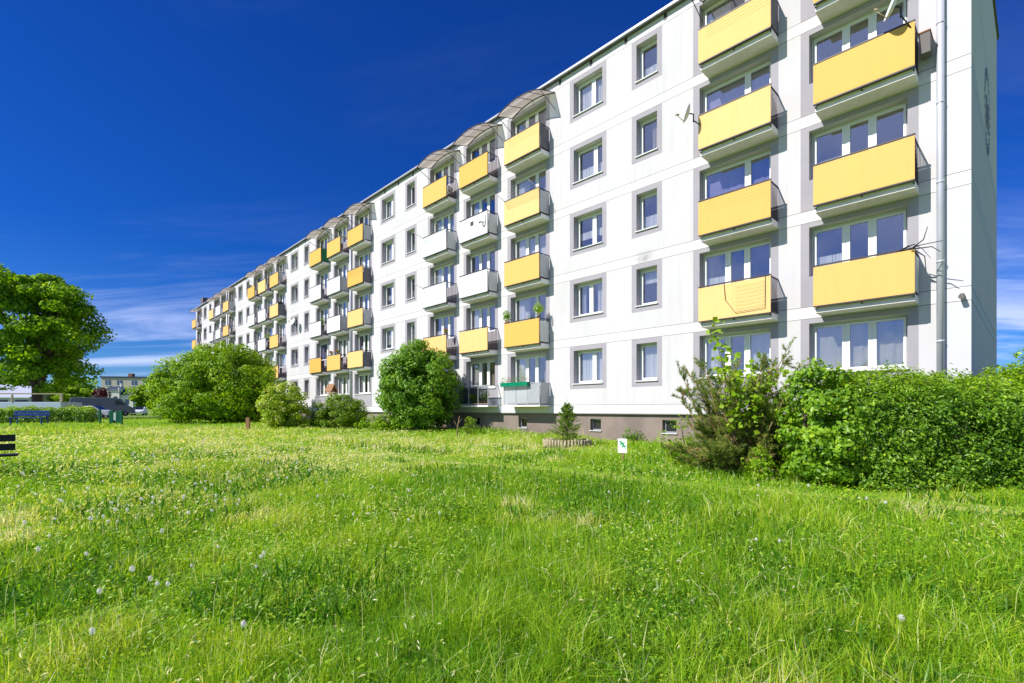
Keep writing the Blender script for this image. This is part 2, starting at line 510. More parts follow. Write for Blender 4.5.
M['winblue'] = mat_pr('far_window_glass', (0.05, 0.08, 0.16), 0.08, spec=0.8)
M['cloth_dark'] = mat_pr('dark_cloth', (0.02, 0.022, 0.04), 0.9)
M['cloth_white'] = mat_pr('white_cloth', (0.75, 0.75, 0.74), 0.9)
M['cloth_red'] = mat_pr('red_cloth', (0.40, 0.04, 0.05), 0.9)
M['brick_brown'] = mat_pr('brown_stone', (0.16, 0.08, 0.055), 0.9, ncol=(0.28, 0.20, 0.17), nscale=5)

M['leaf_maple'] = mat_leaf('maple_leaf', [(0, (0.06, 0.17, 0.008)), (0.5, (0.18, 0.36, 0.014)), (1, (0.36, 0.54, 0.022))], 0.50)
M['leaf_hazel'] = mat_leaf('hazel_leaf', [(0, (0.10, 0.21, 0.006)), (0.5, (0.215, 0.385, 0.008)), (1, (0.40, 0.54, 0.018))], 0.42, rough=0.5, spec=0.25)
M['leaf_lilac'] = mat_leaf('lilac_leaf', [(0, (0.07, 0.18, 0.014)), (0.5, (0.17, 0.35, 0.024)), (1, (0.34, 0.52, 0.035))], 0.40, rough=0.42, spec=0.3)
M['leaf_dark'] = mat_leaf('privet_leaf', [(0, (0.075, 0.16, 0.012)), (0.5, (0.17, 0.29, 0.02)), (1, (0.30, 0.42, 0.035))], 0.42)
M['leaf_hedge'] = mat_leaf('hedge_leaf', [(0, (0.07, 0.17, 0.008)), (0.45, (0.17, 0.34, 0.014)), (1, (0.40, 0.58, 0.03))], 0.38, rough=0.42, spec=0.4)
M['leaf_vine'] = mat_leaf('vine_leaf', [(0, (0.14, 0.28, 0.012)), (0.5, (0.27, 0.45, 0.02)), (1, (0.42, 0.55, 0.035))], 0.48)
M['leaf_cream'] = mat_leaf('viburnum_leaf', [(0, (0.12, 0.24, 0.012)), (0.55, (0.34, 0.48, 0.02)), (0.70, (0.44, 0.55, 0.03)), (0.80, (0.78, 0.72, 0.46))], 0.42)
M['leaf_red'] = mat_leaf('purple_leaf', [(0, (0.05, 0.010, 0.012)), (1, (0.13, 0.03, 0.03))], 0.3, tcol=(1.4, 0.7, 0.6))
M['needle'] = mat_leaf('pine_needle', [(0, (0.09, 0.16, 0.03)), (0.5, (0.19, 0.28, 0.045)), (0.88, (0.32, 0.38, 0.075)), (1, (0.48, 0.36, 0.17))], 0.36)
M['spruce'] = mat_leaf('spruce_needle', [(0, (0.09, 0.18, 0.02)), (0.5, (0.18, 0.30, 0.03)), (1, (0.32, 0.44, 0.05))], 0.3)
M['grass'] = mat_leaf('grass_blade', [(0, (0.06, 0.19, 0.014)), (0.3, (0.175, 0.385, 0.012)), (0.62, (0.365, 0.54, 0.02)), (0.86, (0.56, 0.60, 0.08)), (1, (0.80, 0.74, 0.50))], 0.48, rough=0.42, spec=0.38, tcol=(1.25, 1.2, 0.6))
M['petal_red'] = mat_pr('red_petals', (0.55, 0.03, 0.03), 0.7)
M['clock'] = mat_thin('seed_head', (0.88, 0.86, 0.83), 0.35, 0.45)
M['stem'] = mat_pr('flower_stem', (0.20, 0.24, 0.08), 0.7)


def ground_mat():
    m = bpy.data.materials.new('meadow_soil'); m.use_nodes = True
    nt = m.node_tree; b = nt.nodes['Principled BSDF']; b.inputs['Roughness'].default_value = 0.95
    b.inputs['Specular IOR Level'].default_value = 0.1
    g = nt.nodes.new('ShaderNodeNewGeometry')
    n = nt.nodes.new('ShaderNodeTexNoise'); n.inputs['Scale'].default_value = 0.6; n.inputs['Detail'].default_value = 12; n.inputs['Roughness'].default_value = 0.75
    nt.links.new(g.outputs['Position'], n.inputs['Vector'])
    r = nt.nodes.new('ShaderNodeValToRGB'); el = r.color_ramp.elements
    el[0].position = 0.35; el[0].color = (0.09, 0.19, 0.018, 1)
    el[1].position = 0.68; el[1].color = (0.28, 0.36, 0.05, 1)
    e = el.new(0.5); e.color = (0.17, 0.29, 0.025, 1)
    nt.links.new(n.outputs[0], r.inputs[0]); nt.links.new(r.outputs[0], b.inputs['Base Color'])
    return m


M['soil'] = ground_mat()
M['path'] = mat_pr('worn_path', (0.24, 0.33, 0.04), 0.95, ncol=(0.38, 0.37, 0.12), nscale=1.6)

# ------------------------------------------------------------------ building frame
CORNER = Vector((10.842, 11.731, 0.0))
DV = Vector((-0.69054, 0.72329, 0)); NV = Vector((-0.72329, -0.69054, 0))
BROT = math.atan2(DV.y, DV.x)
LEN, DEP = 79.3, 12.0
PER = 15.7
STEP = 2.745
Z0 = CAMZ                       # heights below are camera-relative + Z0


def bw(s, o, z):
    """building frame -> world"""
    p = CORNER + DV * s + NV * o
    return Vector((p.x, p.y, z))


def to_b(x, y):
    dx, dy = x - CORNER.x, y - CORNER.y
    return dx * DV.x + dy * DV.y, dx * NV.x + dy * NV.y


# ------------------------------------------------------------------ ground
def axis(lim0, lim1, fine0, fine1, step):
    a = list(np.arange(fine0, fine1, step))
    x = fine1; st = step
    while x < lim1: a.append(x); st *= 1.25; x += st
    a.append(lim1)
    x = fine0; st = step; b = []
    while x > lim0: st *= 1.25; x -= st; b.append(max(x, lim0))
    return np.array(sorted(set(b + a)))


gx = axis(-1500, 1500, -50, 40, 0.8); gy = axis(-300, 2500, -4, 90, 0.8)
X, Y = np.meshgrid(gx, gy)
Zg = ground_z(X, Y)
vv = np.stack([X, Y, Zg], -1).reshape(-1, 3)
nx, ny = len(gx), len(gy)
ii = (np.arange(ny - 1)[:, None] * nx + np.arange(nx - 1)[None]).ravel()
ground = np_mesh('ground', vv, np.stack([ii, ii + 1, ii + nx + 1, ii + nx], -1), None, M['soil'], smooth_=True)
tag(ground, kind='structure')


def strip(name, pts, width, mat, lift, wob=0.0):
    """ground-hugging strip along a polyline"""
    pts = [Vector((p[0], p[1], 0)) for p in pts]
    dense = []
    for a, b in zip(pts[:-1], pts[1:]):
        k = max(1, int((b - a).length / 0.5))
        dense += [a.lerp(b, i / k) for i in range(k)]
    dense.append(pts[-1])
    V, Q = [], []
    nw = 5
    for i, p in enumerate(dense):
        t = (dense[min(i + 1, len(dense) - 1)] - dense[max(i - 1, 0)]).normalized()
        nrm = Vector((-t.y, t.x, 0))
        wd = width * (1 + wob * math.sin(i * 0.7) + wob * math.sin(i * 1.9 + 1))
        for j in range(nw):
            q = p + nrm * wd * (j / (nw - 1) - 0.5)
            V.append((q.x, q.y, gz(q.x, q.y) + lift))
    for i in range(len(dense) - 1):
        for j in range(nw - 1):
            a = i * nw + j
            Q.append((a, a + 1, a + nw + 1, a + nw))
    o = np_mesh(name, np.array(V), np.array(Q), None, mat, smooth_=True)
    return tag(o, kind='structure')


PATH = [(-14.5, 21.0), (-9, 18.2), (-5.2, 15.6), (-1.8, 13.2), (1.0, 11.4), (4.2, 9.0), (7.0, 7.2), (10.5, 5.6), (15, 4.2)]
strip('path', PATH, 0.34, M['path'], 0.005, 0.25)
strip('road', [(-110, 40), (-62, 62), (-40, 72), (-20, 100)], 22, M['asphalt'], 0.012)


# ------------------------------------------------------------------ apartment building
bld = empty('apartment_building', CORNER, BROT, 'long five storey white apartment block with grey window surrounds and yellow or white balconies', 'apartment building')

BAYS = []
for k in range(5):
    for b in (0.97, 4.22):
        BAYS.append(b + PER * k)
    BAYS.append(13.35 + PER * k)
BAYS = [b for b in BAYS if b + 2.64 < LEN]
WIDE = [10.60 + PER * k for k in range(5)]     # opening 1.43 wide
NARR = [8.23 + PER * k for k in range(5)]      # opening 0.84 wide
WW, NW_ = 1.43, 0.84
WH = 1.36
BTOP = 1.40                                   # balcony window: sill + 1.40
SILL = [Z0 + 1.05 + STEP * j for j in range(5)]
BAND = [(Z0 - 0.145 + STEP * j, Z0 + 0.175 + STEP * j) for j in range(6)]
WBOT, WTOP = Z0 - 0.17, Z0 + 13.90
DOOR0, DOOR1 = 0.98, 1.62                     # door inside a bay (from bay edge)

holes, greys = [], []
for j in range(5):
    s = SILL[j]
    for a in WIDE:
        holes.append((a, a + WW, s, s + WH)); greys.append((a - 0.20, a + WW + 0.20, s - 0.22, s + WH + 0.17))
    for a in NARR:
        holes.append((a, a + NW_, s, s + WH)); greys.append((a - 0.20, a + NW_ + 0.20, s - 0.22, s + WH + 0.17))
    for b in BAYS:
        holes.append((b + 0.22, b + 2.44, s, s + BTOP))
        if j > 0:
            holes.append((b + DOOR0, b + DOOR1, s - 0.86, s))
        lo = BAND[j][1] + 0.016; hi = BAND[j + 1][0] - 0.016
        greys.append((b, b + 2.66, lo, hi))
ss = {0.0, 0.46, LEN}
for x in range(4, int(LEN), 4): ss.add(float(x) + 0.011)
zs = {WBOT, WTOP}
for h in holes + greys:
    ss.update((h[0], h[1])); zs.update((h[2], h[3]))
for a, b in BAND:
    zs.update((a - 0.016, a, b, b + 0.016))
ss = np.array(sorted(x for x in ss if 0 <= x <= LEN)); zs = np.array(sorted(x for x in zs if WBOT <= x <= WTOP))
ss = ss[np.concatenate([[True], np.diff(ss) > 1e-4])]; zs = zs[np.concatenate([[True], np.diff(zs) > 1e-4])]
sm = (ss[:-1] + ss[1:]) / 2; zm = (zs[:-1] + zs[1:]) / 2
mid = np.zeros((len(sm), len(zm)), int)
for a, b in [(g[0], g[1]) for g in [(0, 0.46)]]:
    mid[(sm < b)[:, None] & np.ones(len(zm), bool)[None]] = 3
for g in greys:
    mid[((sm > g[0]) & (sm < g[1]))[:, None] & ((zm > g[2]) & (zm < g[3]))[None]] = 1
for a, b in BAND:
    mid[:, (zm > a) & (zm < b)] = 4
    for lo, hi in ((a - 0.016, a), (b, b + 0.016)):
        q = (zm > lo) & (zm < hi)
        mid[np.ix_(np.ones(len(sm), bool), q)] = 2
for g in greys:   # window surrounds sit over the joints
    if g[1] - g[0] < 2.5:
        mid[((sm > g[0]) & (sm < g[1]))[:, None] & ((zm > g[2]) & (zm < g[3]))[None]] = 1
for h in holes:
    mid[((sm > h[0]) & (sm < h[1]))[:, None] & ((zm > h[2]) & (zm < h[3]))[None]] = -1
fw = MB()
for i in range(len(sm)):
    for j in range(len(zm)):
        if mid[i, j] >= 0:
            fw.quad((ss[i], 0, zs[j]), (ss[i + 1], 0, zs[j]), (ss[i + 1], 0, zs[j + 1]), (ss[i], 0, zs[j + 1]), int(mid[i, j]))
RV = 0.33
for (a, b, c, d_) in holes:
    isdoor = abs((b - a) - (DOOR1 - DOOR0)) < 1e-6
    fw.quad((a, 0, c), (a, -RV, c), (a, -RV, d_), (a, 0, d_), 1)
    fw.quad((b, 0, c), (b, -RV, c), (b, -RV, d_), (b, 0, d_), 1)
    if not isdoor:
        fw.quad((a, 0, d_), (b, 0, d_), (b, -RV, d_), (a, -RV, d_), 0)
    fw.quad((a, 0, c), (b, 0, c), (b, -RV, c), (a, -RV, c), 1)
# underside lip above the plinth, rear wall, far wall
fw.quad((0, 0, WBOT), (LEN, 0, WBOT), (LEN, -0.12, WBOT), (0, -0.12, WBOT), 1)
RTOP = WTOP + 1.15
fw.quad((0, -DEP, WBOT), (LEN, -DEP, WBOT), (LEN, -DEP, RTOP), (0, -DEP, RTOP), 0)
fw.poly([(LEN, 0, WBOT), (LEN, -DEP, WBOT), (LEN, -DEP, RTOP), (LEN, 0, WTOP)], 0)
o = fw.build('facade_wall', [M['render_white'], M['render_grey'], M['joint'], M['render_cool'], M['render_band']], bld)

# end wall (gable): bands in two paints, flush sheets cut along the joint lines
ew = MB()
lv = sorted({WBOT, WTOP, *[b[1] for b in BAND if WBOT < b[1] < WTOP], *[b[0] for b in BAND if WBOT < b[0] < WTOP]})
lv2 = []
for z in lv:
    if z in (WBOT, WTOP): lv2.append(z)
    else: lv2 += [z - 0.012, z + 0.012]
for q, (a, b) in enumerate(zip(lv2[:-1], lv2[1:])):
    isj = (b - a) < 0.03
    up = (a + b) / 2 > BAND[3][1] and not isj
    ew.quad((0, 0, a), (0, -DEP, a), (0, -DEP, b), (0, 0, b), 2 if isj else (3 if up else 1 if (b - a) > 1 else 0))
ew.poly([(0, 0, WTOP), (0, -DEP, WTOP), (0, -DEP, RTOP)], 3)
ew.build('end_wall', [M['render_cool'], M['end_lower'], M['joint'], M['end_upper']], bld)

# plinth with basement windows
pw = [(10.75 + PER * k, 10.75 + PER * k + 0.52) for k in range(5)] + [(7.55 + PER * k, 7.55 + PER * k + 0.54) for k in range(5)] + [(b + 1.5, b + 2.04) for b in BAYS[2:]]
pss = sorted({0.0, LEN, *[x for w in pw for x in w]})
PZ0, PZ1 = Z0 - 0.83, Z0 - 0.37
PO = -0.12
pm = MB()
for a, b in zip(pss[:-1], pss[1:]):
    win = any(abs(a - w[0]) < 1e-6 for w in pw)
    for c, d_ in ((-0.3, PZ0), (PZ0, PZ1), (PZ1, WBOT)):
        if win and c == PZ0:
            for xx in (a, b):
                pm.quad((xx, PO, c), (xx, PO - 0.2, c), (xx, PO - 0.2, d_), (xx, PO, d_))
            pm.quad((a, PO, c), (b, PO, c), (b, PO - 0.2, c), (a, PO - 0.2, c)); pm.quad((a, PO, d_), (b, PO, d_), (b, PO - 0.2, d_), (a, PO - 0.2, d_))
            continue
        pm.quad((a, PO, c), (b, PO, c), (b, PO, d_), (a, PO, d_))
for (x, ya, yb) in ((0.1, PO, -DEP + 0.1), (LEN - 0.1, PO, -DEP + 0.1)):
    pm.quad((x, ya, -0.3), (x, yb, -0.3), (x, yb, WBOT), (x, ya, WBOT))
pm.build('plinth', [M['plinth']], bld)
bw0 = None
for a, b in pw:
    if bw0 is None:
        m = MB(); w = 0.53; h = PZ1 - PZ0
        m.box(0.003, 0.05, -0.19, -0.14, 0.003, h - 0.003); m.box(w - 0.06, w - 0.015, -0.19, -0.14, 0.003, h - 0.003)
        m.box(0.05, w - 0.06, -0.19, -0.14, 0.003, 0.05); m.box(0.05, w - 0.06, -0.19, -0.14, h - 0.05, h - 0.003)
        bw0 = m.build('basement_window', [M['steel']], bld)
        m = MB(); m.box(0.05, w - 0.06, -0.175, -0.165, 0.05, h - 0.05); m.build('pane', [M['carglass']], bw0)
        m = MB(); m.box(-0.04, w + 0.03, -0.13, 0.05, -0.03, 0.0); m.build('sill', [M['sill']], bw0)
        o = bw0
    else:
        o = copy_tree(bw0, bld)
    o.location = (a, PO, PZ0)

# rooms behind the glass
im = MB()
for j in range(6):
    z = Z0 - 0.1 + STEP * j
    im.box(0.2, LEN - 0.2, -4.6, -RV - 0.03, z, z + 0.22)
for xx in np.arange(0.25, LEN, PER / 5):
    im.box(xx - 0.05 + 0.0, xx + 0.05, -4.5, -RV - 0.3, Z0 - 0.1, Z0 + 13.7)
im.box(0.2, LEN - 0.2, -4.7, -4.6, Z0 - 0.1, Z0 + 13.9)
im.build('interior', [M['room']], bld)

# roof
rm = MB()
rm.prism([(0.12, WTOP + 0.0), (0.12, WTOP + 0.10), (-DEP - 0.35, RTOP + 0.17), (-DEP - 0.35, RTOP + 0.02)], -0.06, LEN + 0.15)
roof = rm.build('roof', [M['roof']], bld)
gm = MB()
for k in range(20):
    gm.box(LEN / 20 * k - 0.06, LEN / 20 * (k + 1) - 0.068, 0.123, 0.20, WTOP + 0.01, WTOP + 0.09)
gm.build('gutter', [M['steel']], roof)
vm = MB()
for k in range(48):
    x = 9.52 + 1.62 * (k - 5)
    if 0.3 < x < LEN - 0.3 and not any(b - 0.4 < x < b + 2.7 for b in BAYS):
        vm.box(x - 0.06, x + 0.06, 0.004, 0.012, WTOP - 0.22, WTOP - 0.01)
vm.build('roof_vents', [M['dark']], bld)
for (x, y) in ((78.4, -1.0), (60, -5), (44, -5), (28, -5)):
    cm = MB(); cm.box(x - 0.7, x + 0.7, y - 0.5, y + 0.5, WTOP + 0.1, WTOP + 1.5); cm.build('chimney', [M['roof']], roof)


# windows -----------------------------------------------------------------
def frame_rect(m, x0, x1, z0, z1, t, y0=-RV, y1=-RV + 0.06, mi=0):
    m.box(x0, x0 + t, y0, y1, z0, z1, mi); m.box(x1 - t, x1, y0, y1, z0, z1, mi)
    m.box(x0 + t, x1 - t, y0, y1, z0, z0 + t, mi); m.box(x0 + t, x1 - t, y0, y1, z1 - t, z1, mi)


def curtain_sheet(x0, x1, z0, z1, depth, amp=0.025, waves=9, seed=0):
    m = MB(); n = 28; r = random.Random(seed)
    ph = r.random() * 6
    pts = [(x0 + (x1 - x0) * i / n, depth + amp * math.sin(i / n * waves * 2 * PI + ph) * (0.6 + 0.4 * math.sin(i * 0.7))) for i in range(n + 1)]
    for (xa, ya), (xb, yb) in zip(pts[:-1], pts[1:]):
        m.quad((xa, ya, z0), (xb, yb, z0), (xb, yb, z1), (xa, ya, z1))
    return m


def window_proto(w, h, muls, sashes_open=None, cur=None, door=None, fmat='frame', sill=True):
    """opening w x h from its lower (near) corner; muls: list of mullion x; cur: list of (x0,x1,z0,z1,mat)"""
    m = MB()
    frame_rect(m, 0.002, w - 0.002, 0.002, h - 0.002, 0.04)
    xs = [0.055] + [x for x in muls] + [w - 0.055]
    panes = MB()
    bounds = [0.0] + muls + [w]
    for i in range(len(bounds) - 1):
        a = bounds[i] + (0.057 if i == 0 else 0.032); b = bounds[i + 1] - (0.057 if i == len(bounds) - 2 else 0.032)
        dz0 = 0.057; isd = door is not None and i == door
        if isd:
            dz0 = -0.80
        frame_rect(m, a, b, dz0, h - 0.057, 0.06, -RV + 0.012, -RV + 0.078)
        if i > 0:
            m.box(bounds[i] - 0.03, bounds[i] + 0.03, -RV + 0.004, -RV + 0.07, 0.057, h - 0.057)
        zz0 = dz0 + 0.06
        if isd:
            m.box(a + 0.06, b - 0.06, -RV + 0.02, -RV + 0.06, dz0 + 0.06, -0.02)
            zz0 = -0.02
        panes.box(a + 0.06, b - 0.06, -RV + 0.034, -RV + 0.044, zz0, h - 0.117)
    o = m.build('window', [M[fmat]], bld)
    panes.build('pane', [M['glass']], o)
    if sill:
        s = MB(); s.box(-0.04, w + 0.04, 0.001, 0.05, -0.03, 0.004); s.box(0.001, w - 0.001, -RV + 0.06, 0.001, 0.0006, 0.012)
        s.build('sill', [M['sill']], o)
    for q, c in enumerate(cur or []):
        curtain_sheet(c[0], c[1], c[2], c[3], -RV - 0.07 - 0.04 * q, seed=q + int(w * 10)).build('curtain', [M[c[4]]], o)
    return o


CW = [
    [(0.06, 1.37, 0.05, 1.3, 'curtain')],
    [(0.06, 1.37, 0.05, 0.62, 'curtain')],
    [(0.06, 0.5, 0.03, 1.3, 'curtain'), (1.1, 1.37, 0.03, 1.3, 'curtain')],
    [(0.3, 1.37, 0.35, 1.3, 'curtain'), (0.06, 0.34, 0.03, 1.3, 'drape')],
    [(0.06, 1.37, 0.45, 0.75, 'blind')],
]
wide_p = [window_proto(WW, WH, [0.56], cur=CW[0]), window_proto(WW, WH, [0.50], cur=CW[1]), window_proto(WW, WH, [0.72], cur=CW[2]),
          window_proto(WW, WH, [0.60], cur=CW[3]), window_proto(WW, WH, [0.56], cur=CW[4])]
CN = [[(0.05, 0.79, 0.04, 1.3, 'curtain')], [(0.05, 0.79, 0.04, 0.6, 'curtain')], [(0.05, 0.4, 0.04, 1.3, 'drape')], [(0.05, 0.79, 0.85, 1.3, 'blind')]]
narr_p = [window_proto(NW_, WH, [], cur=c) for c in CN]
CB = [
    [(0.06, 2.16, 0.3, 1.33, 'curtain')],
    [(1.35, 2.16, 0.03, 1.33, 'curtain'), (0.06, 0.5, 0.03, 1.33, 'drape')],
    [(0.06, 0.75, 0.03, 1.33, 'curtain'), (1.7, 2.16, 0.03, 1.33, 'curtain')],
    [(0.06, 1.0, 0.03, 1.33, 'drape'), (1.3, 2.16, 0.03, 1.33, 'curtain')],
    [(1.4, 2.16, 0.03, 0.6, 'curtain')],
]
BWD = 2.22
bal_p = [window_proto(BWD, BTOP, [0.78, 1.38], cur=c, door=1, sill=False) for c in CB]
bal_p.append(window_proto(BWD, BTOP, [0.76], cur=[(0.06, 2.16, 0.05, 1.33, 'purple_drape')], door=None, sill=False)); bal_p.append(window_proto(BWD, BTOP, [0.76], cur=CB[1], door=None, sill=False))
bal_g = [window_proto(BWD, BTOP, [0.78, 1.38], cur=c, door=None, sill=True) for c in [[(0.06, 2.16, 0.03, 1.33, 'cream')]] + CB[1:4]]
used = set()


def place(p, loc):
    o = p if p.name not in used else copy_tree(p, bld)
    used.add(p.name); used.add(o.name)
    o.location = loc
    return o


rw = random.Random(5)
order_w = {(0, 4): 3, (0, 3): 1, (0, 2): 4, (0, 1): 2, (0, 0): 0}
order_n = {(0, 4): 1, (0, 3): 2, (0, 2): 1, (0, 1): 3, (0, 0): 0}
for k in range(5):
    for j in range(5):
        place(wide_p[order_w.get((k, j), rw.randrange(5))], (WIDE[k], 0, SILL[j]))
        place(narr_p[order_n.get((k, j), rw.randrange(4))], (NARR[k], 0, SILL[j]))
for bi, b in enumerate(BAYS):
    for j in range(5):
        if j == 0:
            place(bal_g[[0, 2, 1, 3][bi % 4]], (b + 0.22, 0, SILL[j]))
        else:
            place(bal_p[5 if (bi, j) in ((1, 3), (1, 2)) else 4 if bi == 0 else rw.choice([0, 1, 2, 3, 4, 1, 2, 4, 5, 6])], (b + 0.22, 0, SILL[j]))

# balconies ---------------------------------------------------------------
BW_, BD = 2.14, 0.60                     # width along the facade, depth of the slab
PNL = 0.66


def slab_mesh():
    m = MB()
    m.prism([(0.002, -0.18), (BD - 0.05, -0.17), (BD - 0.05, 0.0), (0.002, 0.0)], 0.0, BW_)
    return m


def rail_mesh(side_bars=True):
    m = MB()
    h = 1.04
    m.box(-0.02, BW_ + 0.02, PNL - 0.03, PNL + 0.012, h + 0.03, h + 0.065)                    # top rail
    m.box(-0.01, BW_ + 0.01, PNL - 0.06, PNL + 0.02, -0.035, -0.003)
    for x in (0.02, BW_ / 2, BW_ - 0.02):
        m.box(x - 0.018, x + 0.018, PNL - 0.05, PNL - 0.012, -0.002, h)
        m.box(x - 0.015, x + 0.015, BD - 0.06, PNL - 0.055, -0.08, -0.05)
    for x in (0.0, BW_ - 0.03):
        m.box(x, x + 0.03, 0.002, PNL - 0.05, h, h + 0.03)
        m.box(x, x + 0.03, 0.002, PNL - 0.05, 0.06, 0.085)
        if side_bars:
            for y in np.arange(0.07, PNL - 0.08, 0.085):
                m.box(x + 0.008, x + 0.022, y, y + 0.014, 0.085, h)
    return m


def panel_mesh(grooves=0):
    m = MB()
    m.box(-0.01, BW_ + 0.01, PNL, PNL + 0.022, 0.0, 1.045)
    for zz in (0.05, 0.98):
        for xx in (0.04, BW_ * 0.34, BW_ * 0.66, BW_ - 0.04):
            m.box(xx - 0.010, xx + 0.010, PNL + 0.022, PNL + 0.027, zz - 0.010, zz + 0.010, 1)
    if not grooves:
        m.box(BW_ * 0.5 - 0.003, BW_ * 0.5 + 0.003, PNL + 0.022, PNL + 0.0235, 0.005, 1.04, 1)
    for k in range(grooves):
        z = 0.98 - k * 0.10
        m.box(0.02, BW_ - 0.25, PNL + 0.022, PNL + 0.0245, z - 0.006, z + 0.006, 1)
    return m


def side_mesh(mat_h=0.98):
    m = MB(); m.box(-0.008, 0.0, 0.06, PNL - 0.06, 0.07, mat_h)
    return m


slab_d = slab_mesh().build('balcony', [M['slab']], bld)
rail_d = rail_mesh().build('railing', [M['dark']], slab_d)
pan_y = [panel_mesh(0).build('panel', [M['yellow'], M['groove']], slab_d), panel_mesh(4).build('panel', [M['yellow'], M['groove']], slab_d)]
pan_w = [panel_mesh(4).build('panel', [M['wpanel'], M['wgroove']], slab_d), panel_mesh(0).build('panel', [M['wpanel'], M['wgroove']], slab_d)]
sides = {'dark': side_mesh().build('side_screen', [M['greyscreen']], slab_d), 'green': side_mesh().build('side_screen', [M['greencloth']], slab_d),
         'clear': side_mesh(0.95).build('side_screen', [M['curtain']], slab_d), 'steel': side_mesh().build('side_screen', [M['steel']], slab_d)}
protos = [slab_d, rail_d] + pan_y + pan_w + list(sides.values())


def cp(o, parent, loc=(0, 0, 0)):
    c = o.copy(); sc.collection.objects.link(c); c.parent = parent; c.location = loc
    return c


# panel colours and side screens by (bay index, floor 1..4)
COL = {}
for bi in range(len(BAYS)):
    for j in range(1, 5): COL[(bi, j)] = 'y'
for bi in (4 - 1, 4):            # bays 16.67 and 19.92
    COL[(bi, 3)] = 'w'; COL[(bi, 2)] = 'w'
for bi in (6, 7, 9, 10):
    COL[(bi, 3)] = 'w'; COL[(bi, 2)] = 'w'
COL[(13 - 1, 4)] = 'w'; COL[(12, 3)] = 'w'; COL[(13, 3)] = 'w'
SIDE = {(1, 4): 'dark', (2, 4): 'dark', (2, 3): 'steel', (2, 2): 'steel', (2, 1): 'clear', (3, 3): 'clear', (3, 2): 'clear', (4, 3): 'clear', (7, 4): 'green',
        (5, 4): 'steel', (5, 3): 'dark', (5, 2): 'steel', (5, 1): 'dark', (6, 3): 'steel', (6, 2): 'steel', (8, 3): 'dark', (0, 1): 'clear', (11, 4): 'steel'}
for bi, b in enumerate(BAYS):
    for j in range(1, 5):
        z = Z0 + 0.065 + STEP * j
        s = cp(slab_d, bld, (b, 0, z))
        cp(rail_d, s)
        c = COL[(bi, j)]
        gi = 1 if (bi, j) in ((1, 4), (2, 4), (2, 3), (1, 2), (5, 3)) else 0
        cp(pan_y[gi] if c == 'y' else pan_w[0 if (bi + j) % 2 else 1], s)
        if (bi, j) in SIDE: cp(sides[SIDE[(bi, j)]], s)
for p in reversed(protos):
    bpy.data.objects.remove(p, do_unlink=True)

# ground-floor balconies with glass / sheet fronts
for bi in (2, 3, 4):
    b = BAYS[bi]; z = Z0 + 0.20
    m = MB(); m.box(0, BW_ + 0.1, 0.002, 0.66, -0.07, 0.0)
    s = m.build('balcony', [M['slab']], bld); s.location = (b - 0.02, 0, z)
    m = MB()
    for x in (0.0, 0.72, 1.44, BW_ + 0.07):
        m.box(x, x + 0.03, 0.62, 0.65, 0, 0.92)
    m.box(-0.02, BW_ + 0.12, 0.615, 0.655, 0.92, 0.96); m.box(0.03, BW_ + 0.07, 0.62, 0.65, 0.05, 0.08)
    for x in (0.0, BW_ + 0.07):
        m.box(x, x + 0.03, 0.003, 0.62, 0.92, 0.95); m.box(x, x + 0.03, 0.003, 0.62, 0.05, 0.08)
    m.build('railing', [M['steel']], s)
    m = MB()
    for a, c in ((0.035, 0.715), (0.755, 1.435), (1.475, BW_ + 0.065)):
        m.box(a, c, 0.632, 0.638, 0.085, 0.915)
    m.build('panel', [M['frosted'] if bi != 3 else M['balglass']], s)
    if bi == 2:
        m = MB(); m.box(-0.008, -0.002, 0.03, 0.6, 0.05, 0.92); m.box(-0.002, 0.7, 0.657, 0.661, 0.08, 0.9)
        m.build('side_screen', [M['steel']], s)

# canopies over the top-floor balconies
cz, fz, CP = Z0 + 13.50, Z0 + 13.22, 0.95


def canopy():
    a, b = -0.30, 2.32; N = 12
    m = MB(); P0, P1 = [], []
    for i in range(N + 1):
        t = i / N; x = a + (b - a) * t; arc = 4 * t * (1 - t) * 0.26
        P0.append((x, 0.004, cz + arc)); P1.append((x, CP, fz + arc))
    for i in range(N):
        m.quad(P0[i], P0[i + 1], P1[i + 1], P1[i])
    o = m.build('canopy', [M['poly']], bld)
    m = MB()
    m.tube(P0, 0.03); m.tube(P1, 0.024)
    for i in (0, 3, 6, 9, 12):
        m.tube([P0[i], P1[i]], 0.016)
    for i in (0, 12):
        m.tube([P1[i], (P1[i][0], 0.01, Z0 + 12.80)], 0.014)
    m.build('canopy_frame', [M['dark']], o)
    return o


c0 = canopy()
for i, b in enumerate(BAYS):
    o = c0 if i == 0 else copy_tree(c0, bld)
    o.location = (b, 0, 0)

# drainpipes
dp = None
for sx in (0.545, 0.545 + 2 * PER, 0.545 + 4 * PER):
    if dp is None:
        m = MB(); m.tube([(0, 0.10, 0.2), (0, 0.10, WTOP + 0.05)], 0.075, n=14)
        for z in np.arange(1.2, WTOP, 1.93):
            m.tube([(0, 0.10, z), (0, 0.10, z + 0.05)], 0.082, n=14)
            m.box(-0.01, 0.01, 0.003, 0.03, z, z + 0.03)
        dp = m.build('drainpipe', [M['zinc']], bld); o = dp
    else:
        o = copy_tree(dp, bld)
    o.location = (sx, 0, 0)

